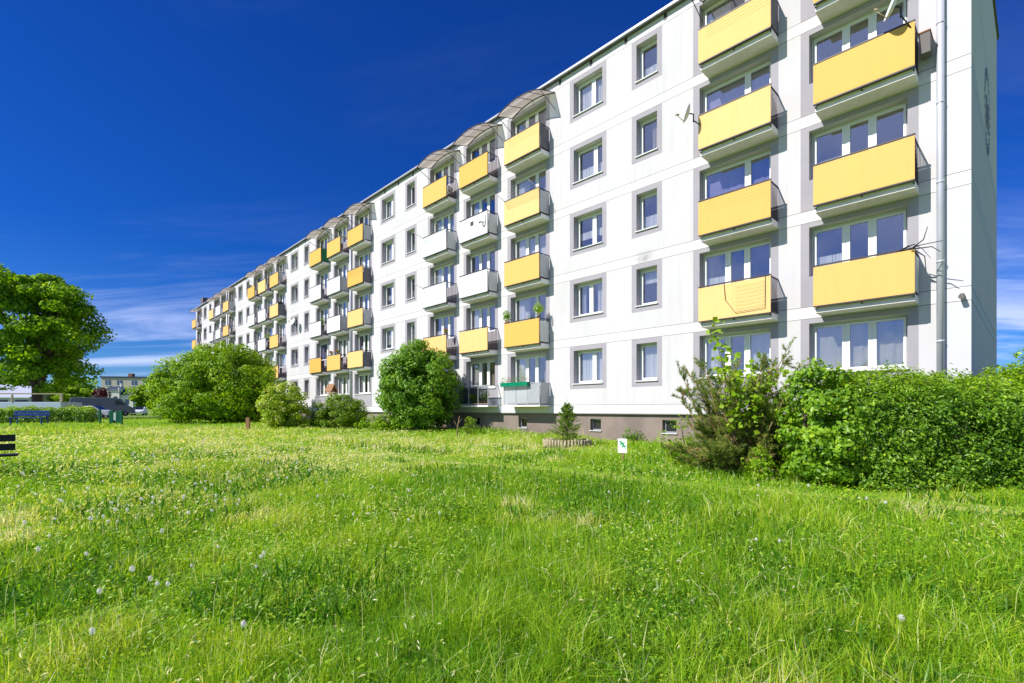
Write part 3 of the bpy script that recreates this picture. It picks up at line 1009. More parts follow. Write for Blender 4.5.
# round emblem and small lamp on the end wall
m = MB()
ce, cez, er = -5.9, Z0 + 9.45, 1.25
N = 40
for rr, hw in ((er, 0.045), (er * 0.78, 0.02)):
    for i in range(N):
        a0, a1 = 2 * PI * i / N, 2 * PI * (i + 1) / N
        m.quad(*[(-0.012, ce + math.cos(a) * r_, cez + math.sin(a) * r_) for a, r_ in ((a0, rr - hw), (a1, rr - hw), (a1, rr + hw), (a0, rr + hw))])
re_ = random.Random(3)
for i in range(26):
    a = 2 * PI * i / 26
    q = er * 0.89
    m.box(-0.014, -0.004, ce + math.cos(a) * q - 0.03, ce + math.cos(a) * q + 0.03, cez + math.sin(a) * q - 0.05, cez + math.sin(a) * q + 0.05)
for i, x in enumerate((-0.55, -0.3, -0.05, 0.2, 0.45)):
    m.box(-0.014, -0.004, ce + x, ce + x + 0.1, cez - 0.35 + 0.1 * (i % 2), cez + 0.45 - 0.12 * (i % 3))
m.box(-0.014, -0.004, ce - 0.65, ce + 0.65, cez - 0.5, cez - 0.42)
m.build('emblem', [M['emblem']], bld)
m = MB(); m.box(-0.02, 0.06, 0.002, 0.10, 0, 0.10); m.tube([(0.02, 0.10, 0.03), (0.02, 0.22, 0.0)], 0.06, n=10)
o = m.build('wall_lamp', [M['potgrey']], bld); o.location = (0.14, 0, Z0 + 2.66)
# ---- PART2

# ------------------------------------------------------------------ foliage builders
def rand_unit(n):
    v = rng.normal(size=(n, 3)); return v / np.linalg.norm(v, axis=1, keepdims=True)


def leaves_mesh(name, P, N, size, mat, parent, vary, aspect=0.6, droop=0.25):
    """pointed four-corner leaves folded along the midrib at points P, facing roughly N"""
    n = len(P)
    N = N + rand_unit(n) * 0.75; N[:, 2] += 0.35
    N /= np.linalg.norm(N, axis=1, keepdims=True)
    A = rand_unit(n); A[:, 2] -= droop
    T = A - N * np.sum(A * N, 1, keepdims=True); T /= np.linalg.norm(T, axis=1, keepdims=True) + 1e-9
    B = np.cross(N, T)
    L = (size * rng.uniform(0.65, 1.25, n))[:, None]; Wd = L * aspect * 0.5
    fold = N * L * 0.10
    v0 = P - T * L * 0.5; v2 = P + T * L * 0.5 - N * L * 0.08
    v1 = P + B * Wd + fold - T * L * 0.08; v3 = P - B * Wd + fold - T * L * 0.08
    V = np.stack([v0, v1, v2, v3], 1).reshape(-1, 3)
    i = np.arange(n) * 4
    Q = np.concatenate([np.stack([i, i + 1, i + 2], -1), np.stack([i, i + 2, i + 3], -1)])
    return np_mesh(name, V, None, Q, mat, parent, np.repeat(np.clip(vary, 0, 1), 4))


def clump_points(centers, radii, per, flat=0.75, shell=0.55):
    """points scattered in the outer shells of many small clumps"""
    P, N, C = [], [], []
    for c, r, k in zip(centers, radii, per):
        u = rand_unit(k)
        d = (shell + (1 - shell) * rng.random(k) ** 0.6) * r
        p = c + u * d[:, None] * np.array([1, 1, flat])
        P.append(p); N.append(u); C.append(np.full(k, rng.uniform(-0.16, 0.16)))
    return np.concatenate(P), np.concatenate(N), np.concatenate(C)


def lobed_centers(n, c, rad, power=0.35, lumps=9, lump_amp=0.22, zmin=0.06, cut=0.0, taper=0.0):
    """clump centres filling an uneven, lobed ellipsoid whose bottom stands on z = c.z"""
    L = rand_unit(lumps); LA = rng.uniform(-1, 1, lumps)
    out = []
    while len(out) < n:
        u = rand_unit(1)[0]
        k = 1 + lump_amp * np.sum(LA * np.exp(6 * (L @ u - 1)))
        d = rng.random() ** power * k
        p = u * d
        z = p[2] * 0.5 + 0.5
        if cut: z = (z - cut) / (1 - cut)
        if z < zmin: z = zmin + rng.random() * 0.12
        if taper: p = p * np.array([1 - taper * z ** 1.5] * 2 + [1])
        out.append((c[0] + p[0] * rad[0], c[1] + p[1] * rad[1], c[2] + z * rad[2]))
    return np.array(out)


def stems_mesh(base, targets, r0, mat, parent, name='stems', n=5):
    m = MB()
    for t in targets:
        b = Vector(base) + Vector((random.uniform(-.2, .2), random.uniform(-.2, .2), -0.1))
        t = Vector(t)
        mid_ = b.lerp(t, 0.5) + Vector((random.uniform(-.12, .12), random.uniform(-.12, .12), 0.12)) * (t - b).length * 0.6
        q1 = b.lerp(mid_, 0.5); 
        m.tube([b, q1, mid_, t], [r0, r0 * 0.75, r0 * 0.5, r0 * 0.18], n=n)
    return m.build(name, [mat], parent)


def bush(name, x, y, rx, ry, h, nclump, per, leaf, mat, label, cat='shrub', group=None, clump_r=None, lift=0.0, aspect=0.6, lump=0.22, stems=14, zmin=0.06, power=0.4, cut=0.2):
    z = gz(x, y)
    root = empty(name, (x, y, z), 0, label, cat, group)
    C = lobed_centers(nclump, (0, 0, lift), (rx, ry, h), lump_amp=lump, zmin=zmin, power=power, cut=cut)
    cr_ = (clump_r or 0.16 * (rx + ry + h) / 3) * rng.uniform(0.7, 1.3, nclump)
    P, N, tone = clump_points(C, cr_, np.full(nclump, per))
    cc = np.array([0, 0, h * 0.5]); out = P - cc; out /= np.array([rx, ry, h * 0.5])
    keep = P[:, 2] > 0.03
    outn = out / (np.linalg.norm(out, axis=1, keepdims=True) + 1e-9)
    vary = 0.45 + tone + rng.normal(0, 0.20, len(P))
    f = leaves_mesh('foliage', P[keep], (0.6 * N + 0.7 * outn)[keep], leaf, mat, root, vary[keep], aspect)
    if stems:
        stems_mesh((0, 0, 0), [C[i] for i in rng.choice(nclump, min(stems, nclump), replace=False)], 0.02 + 0.008 * h, M['bark'], root)
    return root


def tree(name, x, y, trunk_h, crown_c, crown_r, nclump, per, leaf, mat, label, trunk_r=0.3, fork=2, cat='tree', group=None, clump_r=1.0, lump=0.28, taper=0.0):
    z = gz(x, y)
    root = empty(name, (x, y, z), 0, label, cat, group)
    C = lobed_centers(nclump, (crown_c[0], crown_c[1], crown_c[2]), crown_r, lump_amp=lump, zmin=0.0, power=0.33, taper=taper)
    P, N, tone = clump_points(C, clump_r * rng.uniform(0.6, 1.35, nclump), np.full(nclump, per), flat=0.6, shell=0.35)
    vary = 0.45 + tone + rng.normal(0, 0.2, len(P))
    leaves_mesh('crown', P, N, leaf, mat, root, vary, 0.85)
    m = MB()
    forks = []
    for i in range(fork):
        a = 2 * PI * i / fork + 0.4
        forks.append(Vector((math.cos(a) * trunk_r * 2.2, math.sin(a) * trunk_r * 2.2, trunk_h * 1.9)))
    m.tube([(0, 0, -0.2), (0.02, 0, trunk_h * 0.25), (0, 0.03, trunk_h * 0.7), (0, 0, trunk_h)], [trunk_r * 1.35, trunk_r * 1.05, trunk_r, trunk_r * 0.95], n=12)
    for f in forks:
        m.tube([(0, 0, trunk_h * 0.85), f * 0.6 + Vector((0, 0, trunk_h * 0.2)), f], [trunk_r * 0.75, trunk_r * 0.6, trunk_r * 0.45], n=9)
    for i in rng.choice(nclump, min(nclump, 40), replace=False):
        t = Vector(C[i])
        f = min(forks, key=lambda q: (q - t).length)
        s_ = f * random.uniform(0.7, 1.0)
        md = s_.lerp(t, 0.55) + Vector((0, 0, 0.10 * (t - s_).length))
        m.tube([s_, md, t], [trunk_r * 0.28, trunk_r * 0.16, trunk_r * 0.04], n=5)
    m.build('trunk', [M['bark']], root)
    return root


# --- shrubs along the block
bush('hazel_bush', -21.0, 36.0, 4.55, 3.7, 5.75, 420, 140, 0.20, M['leaf_hazel'], 'widest bush, tall yellow-green and spreading in front of the far half of the block', clump_r=0.66, lump=0.16, stems=24, power=0.38)
bush('viburnum_shrub', -12.1, 26.5, 1.22, 1.2, 2.45, 150, 90, 0.12, M['leaf_cream'], 'rounded shrub flecked with creamy blossom beside the widest bush', clump_r=0.27, lump=0.10, cut=0.1)
bush('privet_shrub', -9.35, 27.0, 1.40, 1.2, 1.80, 170, 75, 0.105, M['leaf_dark'], 'low dark green mound-shaped shrub between the blossoming shrub and the tall lilac', clump_r=0.26, lump=0.08, power=0.3)
bush('lilac_shrub', -4.6, 24.6, 1.92, 1.7, 4.4, 360, 110, 0.135, M['leaf_lilac'], 'tall dense mid-green egg-shaped shrub with glossy leaves before the balconies', clump_r=0.36, lump=0.10, power=0.30, cut=0.05)
bush('low_shrub', -11.1, 28.2, 0.7, 0.5, 0.5, 20, 50, 0.11, M['leaf_lilac'], 'small knee-high green shrub squeezed between two rounded shrubs', clump_r=0.25, stems=5)
bush('weedy_shrub', -6.3, 24.4, 1.3, 0.7, 0.8, 34, 55, 0.12, M['leaf_hazel'], 'straggly knee-high weeds at the left foot of the tall lilac', clump_r=0.26, stems=6)
bush('weedy_shrub', 4.45, 18.3, 0.34, 0.3, 0.55, 16, 40, 0.07, M['leaf_lilac'], 'little round green weed clump against the plinth near the dog sign', clump_r=0.14, stems=4)
bush('weedy_shrub', -1.95, 22.3, 0.40, 0.35, 0.8, 16, 36, 0.08, M['leaf_dark'], 'small dark weed clump beside the brown stick', clump_r=0.18, stems=4)

# --- big maple at the far left
mx, my = at(37, 50)
tree('maple_tree', mx, my, 3.4, (-0.1, 0, 2.4), (6.7, 6.4, 13.6), 215, 210, 0.30, M['leaf_maple'], 'large round-crowned maple with a dark forked trunk at the left', 0.43, 2, clump_r=1.2, lump=0.2, taper=0.36)
# --- background trees
for i, (px, dep, rx, h, mt, lab) in enumerate((
        (142, 92, 1.5, 4.6, 'leaf_hazel', 'small round green tree beside the white house'),
        (68, 84, 3.0, 5.6, 'leaf_vine', 'pale yellow-green tree seen under the maple crown'),
        (74, 98, 3.8, 8.0, 'leaf_maple', 'dark green tree behind the maple and left of the white house'),
        (16, 118, 6.5, 9.5, 'leaf_dark', 'dark tree behind the lilac-roofed hall'),
        (154, 120, 5, 8.0, 'leaf_hazel', 'green tree half hidden behind the widest bush'))):
    x, y = at(px, dep)
    tree('deciduous_tree', x, y, h * 0.2, (0, 0, h * 0.12), (rx, rx, h * 0.88), 46, 90, 0.5, M[mt], lab, 0.16, 2, group='trees beyond the parked vehicles', clump_r=rx * 0.3)
x, y = at(99, 88)
bush('purple_shrub', x, y, 2.0, 1.6, 5.2, 50, 60, 0.36, M['leaf_red'], 'dark purple-red leaved bush in front of the white house', clump_r=0.8)


# --- hedges
def hedge(name, ax0, ay0, ax1, ay1, depth, prof, nleaf, leaf, mat, label, dens_top=1.0, brown=None):
    """prof(t) -> list of (offset from front, height) polygon outline front-bottom to back-bottom"""
    a = Vector((ax0, ay0, 0)); b = Vector((ax1, ay1, 0)); L = (b - a).length
    z = gz(*((a + b) / 2).xy)
    rz = math.atan2(b.y - a.y, b.x - a.x)
    root = empty(name, (a.x, a.y, z), rz, label, 'hedge')
    t = rng.random(nleaf) * L
    seg = np.array(prof); d = np.diff(seg, axis=0); ln = np.hypot(d[:, 0], d[:, 1]); cum = np.concatenate([[0], np.cumsum(ln)])
    u = rng.random(nleaf) * cum[-1]
    k = np.clip(np.searchsorted(cum, u) - 1, 0, len(ln) - 1); f = (u - cum[k]) / ln[k]
    q = seg[k] + d[k] * f[:, None]
    nrm = np.stack([-d[k][:, 1], d[k][:, 0]], -1) / ln[k][:, None]
    hs = seg[:, 1].max()
    bump = 0.09 * np.sin(t * 17 + q[:, 1] * 5 + 2 * np.sin(t * 5)) * np.sin(q[:, 1] * 19 + q[:, 0] * 9 + 2 * np.sin(t * 7)) + 0.07 * np.sin(t * 2.1 + q[:, 1] * 2.7) + 0.07 * np.sin(t * 5.3 - q[:, 1] * 4.1 + q[:, 0] * 3) + 0.05 * np.sin(t * 11.3 + q[:, 1] * 9)
    bump *= min(1.0, hs / 1.6)
    dep_ = rng.random(nleaf) ** 1.5 * 0.42 * depth
    off = bump - dep_ + (rng.random(nleaf) < 0.03) * rng.random(nleaf) * 0.16
    P = np.stack([t, q[:, 0] + nrm[:, 0] * off, q[:, 1] + nrm[:, 1] * off], -1)
    P[:, 0] += rng.normal(0, 0.05, nleaf)
    N = np.stack([rng.normal(0, 0.2, nleaf), nrm[:, 0], nrm[:, 1]], -1)
    # gaps where the leaves are thin
    gap = np.sin(t * 1.7 + 0.5) * np.sin(q[:, 1] * 3.1 + t * 0.6) + 0.6 * np.sin(t * 4.3 + q[:, 1] * 5)
    keep = (P[:, 2] > 0.02) & (rng.random(nleaf) > smooth(0.6, 1.4, gap) * 0.72 * (q[:, 1] < hs * 0.82))
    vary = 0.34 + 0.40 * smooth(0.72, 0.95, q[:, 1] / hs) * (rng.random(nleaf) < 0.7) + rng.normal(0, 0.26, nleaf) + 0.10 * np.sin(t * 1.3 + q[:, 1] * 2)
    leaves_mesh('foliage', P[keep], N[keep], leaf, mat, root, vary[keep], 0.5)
    m = MB(); r = random.Random(4)
    yb = (seg[0, 0] + seg[-1, 0]) / 2
    for i in range(int(L * 16)):
        x0 = r.random() * L; y0 = yb + r.uniform(-0.35, 0.35) * depth
        x1 = x0 + r.uniform(-0.4, 0.4); y1 = y0 + r.uniform(-0.35, 0.25) * depth; h1 = hs * r.uniform(0.5, 0.93)
        m.tube([(x0, y0, -0.05), ((x0 + x1) / 2 + r.uniform(-.1, .1), (y0 + y1) / 2, h1 * 0.5), (x1, y1, h1)], [0.016, 0.011, 0.005], n=4, cap=False)
    m.build('stems', [M['bark']], root)
    return root


hx0, hy0 = 6.15, 8.75
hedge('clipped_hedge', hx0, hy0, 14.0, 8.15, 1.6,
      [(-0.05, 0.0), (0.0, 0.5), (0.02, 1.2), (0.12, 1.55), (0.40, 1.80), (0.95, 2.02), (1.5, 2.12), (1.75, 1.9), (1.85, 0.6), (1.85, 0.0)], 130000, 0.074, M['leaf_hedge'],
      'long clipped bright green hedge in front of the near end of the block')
hx, hy = at(-70, 33.5); hx2, hy2 = at(89, 35)
hedge('clipped_hedge', hx, hy, hx2, hy2, 1.2, [(0, 0), (0, 0.9), (0.15, 1.1), (1.0, 1.14), (1.2, 0.9), (1.2, 0)], 15000, 0.14, M['leaf_hedge'],
      'low clipped hedge behind the blue bench at the left')
bush('leafy_bush', 5.9, 9.55, 0.62, 0.7, 2.45, 110, 70, 0.11, M['leaf_hedge'], 'upright leafy bush with large leaves at the left end of the near hedge', clump_r=0.24, lump=0.25)
bush('leafy_bush', 11.2, 10.35, 1.7, 0.45, 2.70, 110, 70, 0.09, M['leaf_hedge'], 'taller feathery bush sticking up behind the near hedge beside the end wall', clump_r=0.24, lump=0.3)
bush('leafy_bush', 5.02, 10.0, 0.30, 0.3, 0.62, 20, 34, 0.08, M['leaf_vine'], 'low pale green leafy weeds below the pine near the brown stones', clump_r=0.18, stems=5)

# --- sprawling pine shrub with dead twigs
def needle_shoots(S, D, L, nn, ln, width, parent, mat, vary, name='foliage', spread=0.75):
    """needles set along shoots: S start points, D unit directions, L lengths"""
    ns = len(S)
    t = rng.random((ns, nn))
    P = S[:, None] + D[:, None] * (L[:, None] * t)[..., None]
    r = rand_unit(ns * nn).reshape(ns, nn, 3)
    r = r - D[:, None] * np.sum(r * D[:, None], -1, keepdims=True)
    r /= np.linalg.norm(r, axis=-1, keepdims=True) + 1e-9
    nd = r * spread + D[:, None] * 0.65
    nd /= np.linalg.norm(nd, axis=-1, keepdims=True)
    lnv = ln * rng.uniform(0.7, 1.2, (ns, nn))[..., None]
    side = np.cross(nd, rand_unit(ns * nn).reshape(ns, nn, 3)); side /= np.linalg.norm(side, axis=-1, keepdims=True) + 1e-9
    a = P + side * width; b = P - side * width; c = P + nd * lnv
    V = np.stack([a, b, c], 2).reshape(-1, 3)
    n = ns * nn; i = np.arange(n) * 3
    vy = np.repeat(np.repeat(vary, nn) + rng.normal(0, 0.08, n), 3)
    return np_mesh(name, V, None, np.stack([i, i + 1, i + 2], -1), mat, parent, np.clip(vy, 0, 1))


px_, py_ = 5.3, 11.3
root = empty('pine_shrub', (px_, py_, gz(px_, py_)), 0, 'sprawling bluish-green pine shrub with bare dead twigs in front of the block', 'shrub')
S, D, Ls, br = [], [], [], MB()
rp = random.Random(21)
for i in range(125):
    a = rp.uniform(0, 2 * PI); el = rp.uniform(0.1, 1.25)
    Lb = rp.uniform(0.9, 1.65) * (1.75 if el > 0.75 else 1.0)
    d0 = Vector((math.cos(a) * math.cos(el), math.sin(a) * math.cos(el) * 0.75, math.sin(el)))
    b0 = Vector((rp.uniform(-.3, .3), rp.uniform(-.2, .2), 0.05)); tip = b0 + d0 * Lb + Vector((0, 0, 0.15))
    md = b0.lerp(tip, 0.5) + Vector((rp.uniform(-.1, .1), rp.uniform(-.1, .1), -0.06))
    br.tube([b0, md, tip], [0.028, 0.016, 0.006], n=5)
    for k in range(20):
        f = rp.uniform(0.3, 1.0)
        p = (b0.lerp(md, f * 2) if f < 0.5 else md.lerp(tip, f * 2 - 1))
        dd = (d0 * 0.6 + Vector((rp.gauss(0, 0.55), rp.gauss(0, 0.55), rp.gauss(0.25, 0.35)))).normalized()
        S.append(p); D.append(dd); Ls.append(rp.uniform(0.16, 0.34))
        br.tube([p, p + dd * Ls[-1]], [0.006, 0.003], n=3, cap=False)
S = np.array(S); D = np.array(D); Ls = np.array(Ls)
needle_shoots(S, D, Ls, 70, 0.085, 0.0060, root, M['needle'], 0.5 + rng.normal(0, 0.2, len(S)) + (rng.random(len(S)) < 0.07) * 0.6)
br.build('branches', [M['twig']], root)
tw = MB()
for i in range(16):
    p = Vector((rp.uniform(0.0, 1.2), rp.uniform(-1.1, -0.5), rp.uniform(0.1, 0.9)))
    pts = [p]
    for k in range(3):
        p = p + Vector((rp.uniform(-.18, .18), rp.uniform(-.1, .1), rp.uniform(0.1, 0.3))); pts.append(p)
    tw.tube(pts, [0.012, 0.009, 0.006, 0.003], n=4)
tw.tube([(0.72, -0.5, 1.35), (0.76, -0.5, 1.95)], 0.035, n=8)
tw.build('dead_twigs', [M['twig']], root)

# --- maple sapling / vine reaching up through the pine
vx, vy = 4.75, 11.0
root = empty('maple_sapling', (vx, vy, gz(vx, vy)), 0, 'bright yellow-green maple sapling arching up through the pine shrub', 'sapling')
m = MB(); P = []
for (tx, ty, tz, n) in ((-0.32, 0.0, 3.35, 95), (0.0, -0.2, 2.75, 90), (0.55, -0.3, 2.5, 90), (0.85, -0.5, 2.35, 70), (-0.1, -0.55, 2.15, 80), (0.3, -0.7, 1.9, 80), (-0.3, -0.6, 1.75, 40)):
    b0 = Vector((0, 0, 0)); tip = Vector((tx, ty, tz)); md = b0.lerp(tip, 0.55) + Vector((0.18, -0.05, 0.1))
    m.tube([b0, md, tip], [0.018, 0.012, 0.004], n=5)
    for k in range(n):
        f = rp.uniform(0.35, 1.0) ** 0.8
        p = b0.lerp(md, f * 2) if f < 0.5 else md.lerp(tip, f * 2 - 1)
        P.append(p + Vector((rp.gauss(0, 0.10), rp.gauss(0, 0.10), rp.gauss(0, 0.09))))
P = np.array(P)
leaves_mesh('foliage', P, rand_unit(len(P)) + np.array([-0.4, -0.6, 0.5]), 0.125, M['leaf_vine'], root, 0.5 + rng.normal(0, 0.22, len(P)), 0.9)
m.build('stems', [M['bark']], root)

# --- bramble at the pine's left foot
root = bush('bramble_shrub', 4.28, 12.3, 0.65, 0.5, 1.15, 40, 22, 0.085, M['leaf_hazel'], 'thin straggling bramble with reddish tips left of the pine shrub', clump_r=0.2, lump=0.4, stems=14)

# --- young spruce inside a low log edging
sx, sy = at(567, 17.2)
sz_ = gz(sx, sy)
root = empty('young_spruce', (sx, sy, sz_), 0, 'young spruce waist-high inside the low pale log edging', 'tree')
S, D, Ls = [], [], []
m = MB(); Hs = 1.5
m.tube([(0, 0, -0.05), (0.01, 0, 0.8), (0, 0, Hs)], [0.03, 0.02, 0.004], n=6)
for k in range(34):
    z = 0.12 + (k / 33) ** 0.9 * (Hs - 0.2); rr = 0.62 * (1 - z / Hs) ** 0.75 + 0.05
    for q in range(5):
        a = k * 2.4 + q * 2 * PI / 5 + rp.uniform(-.3, .3)
        d = Vector((math.cos(a), math.sin(a), 0.35 + 0.3 * z / Hs)).normalized(); L_ = rr * rp.uniform(0.35, 1.2)
        S.append((0, 0, z)); D.append(d); Ls.append(L_)
        m.tube([(0, 0, z), Vector((0, 0, z)) + d * L_], [0.007, 0.003], n=3, cap=False)
        for w in range(2):
            p = Vector((0, 0, z)) + d * L_ * rp.uniform(0.4, 0.8)
            d2 = (d + Vector((rp.uniform(-.9, .9), rp.uniform(-.9, .9), 0.1))).normalized()
            S.append(p); D.append(d2); Ls.append(L_ * 0.42)
S.append((0, 0, Hs - 0.1)); D.append((0, 0, 1)); Ls.append(0.3)
needle_shoots(np.array(S, float), np.array([tuple(d) for d in D]), np.array(Ls), 46, 0.045, 0.0055, root, M['spruce'], 0.5 + rng.normal(0, 0.18, len(S)))
m.build('trunk', [M['bark']], root)
m = MB(); re2 = random.Random(8)
for i in range(44):
    a = 2 * PI * i / 44
    x, y = 0.80 * math.cos(a), 0.5 * math.sin(a)
    h = 0.27 + re2.uniform(-0.025, 0.025)
    m.tube([(x, y, -0.1), (x + re2.uniform(-.01, .01), y, h)], 0.042, n=7)
o = m.build('log_edging', [M['wood_pale']]); o.location = (sx, sy - 0.05, sz_)
tag(o, 'ring of short pale upright logs around the young spruce', 'edging')

# ------------------------------------------------------------------ objects in the meadow
def sign():
    x, y = at(622.5, 13.2)
    z = gz(x, y)
    root = empty('dog_sign', (x, y, z), R(-22), 'small white sign with a green dog pictogram on a short stake in the grass', 'sign')
    m = MB(); m.box(-0.022, 0.022, 0.002, 0.03, -0.1, 0.60); m.build('post', [M['wood_brown']], root)
    m = MB(); m.box(-0.12, 0.12, -0.012, 0.0, 0.235, 0.615); b = m.build('board', [M['sign_white']], root, bevel=0.006)
    m = MB()
    def fl(pts, mi=0, y=-0.0145): m.poly([(p[0], y, p[1]) for p in pts], mi)
    # dog leaning down a slope: body, head, legs, tail
    fl([(-0.055, 0.515), (-0.020, 0.545), (0.055, 0.440), (0.030, 0.405)])
    fl([(0.030, 0.4049), (0.0549, 0.4401), (0.095, 0.415), (0.070, 0.375)])
    fl([(-0.0551, 0.5151), (-0.085, 0.535), (-0.080, 0.555), (-0.0201, 0.5452)])
    fl([(-0.040, 0.498), (-0.0201, 0.472), (-0.055, 0.435), (-0.070, 0.450)])
    fl([(0.005, 0.438), (0.0299, 0.404), (-0.005, 0.375), (-0.022, 0.392)])
    fl([(0.010, 0.503), (0.025, 0.4822), (0.065, 0.510), (0.052, 0.528)])
    fl([(-0.085, 0.572), (-0.060, 0.572), (-0.060, 0.592), (-0.085, 0.592)], 1)
    fl([(0.055, 0.345), (0.090, 0.345), (0.090, 0.364), (0.055, 0.364)])
    m.build('pictogram', [M['sign_green'], M['sign_blue']], b)


sign()


def bench(name, x, y, rz, L, mat, label, oh=0.28, seat_y=-1):
    """park bench, long axis x, sitter faces -y (seat in front of the back)"""
    z = gz(x, y)
    root = empty(name, (x, y, z), rz, label, 'bench')
    m = MB()
    for z0 in (0.56, 0.74):
        m.box(-L / 2, L / 2, -0.02, 0.02, z0, z0 + 0.135)
    m.build('backrest', [mat], root, bevel=0.006)
    m = MB()
    for k in range(3):
        y0 = seat_y * (0.08 + 0.14 * k)
        m.box(-L / 2 - 0.03, L / 2 + 0.03, min(y0, y0 + seat_y * 0.12), max(y0, y0 + seat_y * 0.12), 0.43, 0.47)
    m.build('seat', [mat], root, bevel=0.006)
    for s in (-1, 1):
        xx = s * (L / 2 - oh)
        m = MB()
        m.box(xx - 0.03, xx + 0.03, 0.021, 0.07, -0.15, 0.86)
        m.box(xx - 0.03, xx + 0.03, min(0.02, seat_y * 0.46), max(0.02, seat_y * 0.46), 0.37, 0.429)
        m.box(xx - 0.03, xx + 0.03, seat_y * 0.42 - 0.03, seat_y * 0.42 + 0.03, -0.15, 0.3699)
        m.build('leg', [mat], root)
    return root


bx, by = at(15.5, 10.0)
bench('park_bench', bx - 0.95 * math.cos(R(42)), by - 0.95 * math.sin(R(42)), R(42), 1.9, M['black_paint'], 'black slatted bench cut off by the left edge of the meadow', 0.30, 1)
bx, by = at(32, 30.5)
bench('park_bench', bx, by, R(6), 2.0, M['blue_paint'], 'blue slatted park bench in front of the low clipped hedge', 0.15)

sx2, sy2 = at(248, 25.0)
m = MB(); m.box(-0.09, 0.09, -0.06, 0.06, -0.1, 0.60); m.box(-0.07, 0.07, -0.045, 0.045, 0.6003, 0.64)
o = m.build('marker_post', [M['wood_brown']], bevel=0.01); o.location = (sx2, sy2, gz(sx2, sy2))
tag(o, 'short reddish-brown post in the grass before the blossoming shrub', 'post')
sx2, sy2 = at(457, 20.5)
m = MB(); m.tube([(0, 0, -0.1), (0.03, 0, 0.5), (0.10, 0.02, 0.95)], [0.03, 0.025, 0.012], n=6); m.tube([(0.03, 0, 0.45), (-0.12, 0, 0.75)], [0.016, 0.006], n=5); m.tube([(0.06, 0, 0.65), (0.22, 0, 0.85)], [0.012, 0.005], n=5)
o = m.build('dead_stick', [M['twig']]); o.location = (sx2, sy2, gz(sx2, sy2))
tag(o, 'bare brown branching stick standing beside the tall lilac', 'stick')
m = MB()
prof = [(-0.28, 0.0), (-0.25, 0.16), (-0.10, 0.26), (0.10, 0.22), (0.26, 0.12), (0.30, 0.0)]
m.prism(prof, -0.16, 0.16, axis='y')
o = m.build('stone', [M['brick_brown']], bevel=0.05); o.location = (5.45, 10.5, gz(5.45, 10.5) - 0.06); o.rotation_euler = (0.1, 0.05, 0.5)
tag(o, 'rough brown stone lying under the pine shrub', 'stone')


# ------------------------------------------------------------------ things on the balconies and walls
def bpt(s, o_, zr): return bw(s, o_, Z0 + zr)


def dish(s, o_, zr, aim, label, r=0.36, wall_to=None):
    """satellite dish: bowl (> feed arm), mount; aim = world direction it faces"""
    p = bpt(s, o_, zr)
    root = empty('satellite_dish', p, 0, label, 'satellite dish')
    ax = Vector(aim).normalized()
    m = MB()
    prof = [(0.0, 0.0), (r * 0.4, 0.014), (r * 0.75, 0.05), (r, 0.09), (r + 0.006, 0.085), (r * 0.75, 0.038), (r * 0.4, 0.002), (0.0, -0.012)]
    m.lathe((0, 0, 0), prof, 24, axis=ax)
    b = m.build('reflector', [M['canvas']], root)
    down = (Vector((0, 0, -1)) - ax * (-ax.z)).normalized()
    m = MB(); f0 = down * r * 0.95 + ax * 0.05; f1 = ax * r * 1.35 + down * r * 0.35
    m.tube([f0, f1], 0.011, n=6); m.tube([f1, f1 - ax * 0.11], 0.032, n=8)
    m.build('feed_arm', [M['wood_pale']], root)
    m = MB(); m.tube([ax * -0.02, ax * -0.14, ax * -0.14 + Vector((0, 0, -0.25))], 0.022, n=6)
    if wall_to is not None:
        e = bpt(*wall_to) - p
        m.tube([ax * -0.14 + Vector((0, 0, -0.2)), e], 0.018, n=6)
    m.build('mount', [M['dark']], root)
    return root


AIM = Vector((-0.55, -0.72, 0.42))
dish(6.55, 0.95, 9.42, (-0.90, 0.22, 0.30), 'white satellite dish on the left end of a second-from-top balcony near the plain windows', 0.29, (6.3, 0.66, 9.05))
dish(1.32, 0.90, 9.78, (-0.86, 0.30, 0.30), 'white satellite dish on the second-from-top balcony nearest the drainpipe', 0.30, (1.02, 0.66, 9.2))
#dish(12.62, 0.35, 9.2, (-0.85, -0.4, 0.36), 'small satellite dish on the wall between plain windows and three balconies', 0.2, (12.62, 0.0, 9.1))
dish(41.6, 0.5, 7.3, (-0.6, -0.7, 0.36), 'small satellite dish on the far wall between two plain windows', 0.32, (41.6, 0.0, 7.2))


def aerial(s, zr, label, out=0.8):
    p = bpt(s, 0, zr); root = empty('antenna', p, 0, label, 'antenna')
    n3 = Vector((NV.x, NV.y, 0)); d3 = Vector((DV.x, DV.y, 0)); m = MB()
    m.tube([(0, 0, 0), n3 * out], 0.012, n=5)
    m.tube([n3 * out + d3 * -0.5, n3 * out + d3 * 0.6], 0.010, n=5)
    for k in range(5):
        c = n3 * out + d3 * (-0.45 + 0.24 * k)
        m.tube([c + Vector((0, 0, -0.22 + 0.02 * k)), c + Vector((0, 0, 0.22 - 0.02 * k))], 0.007, n=4)
    m.build('boom', [M['steel']], root)


#aerial(39.2, 6.6, 'thin television aerial on the far wall beside a plain window')


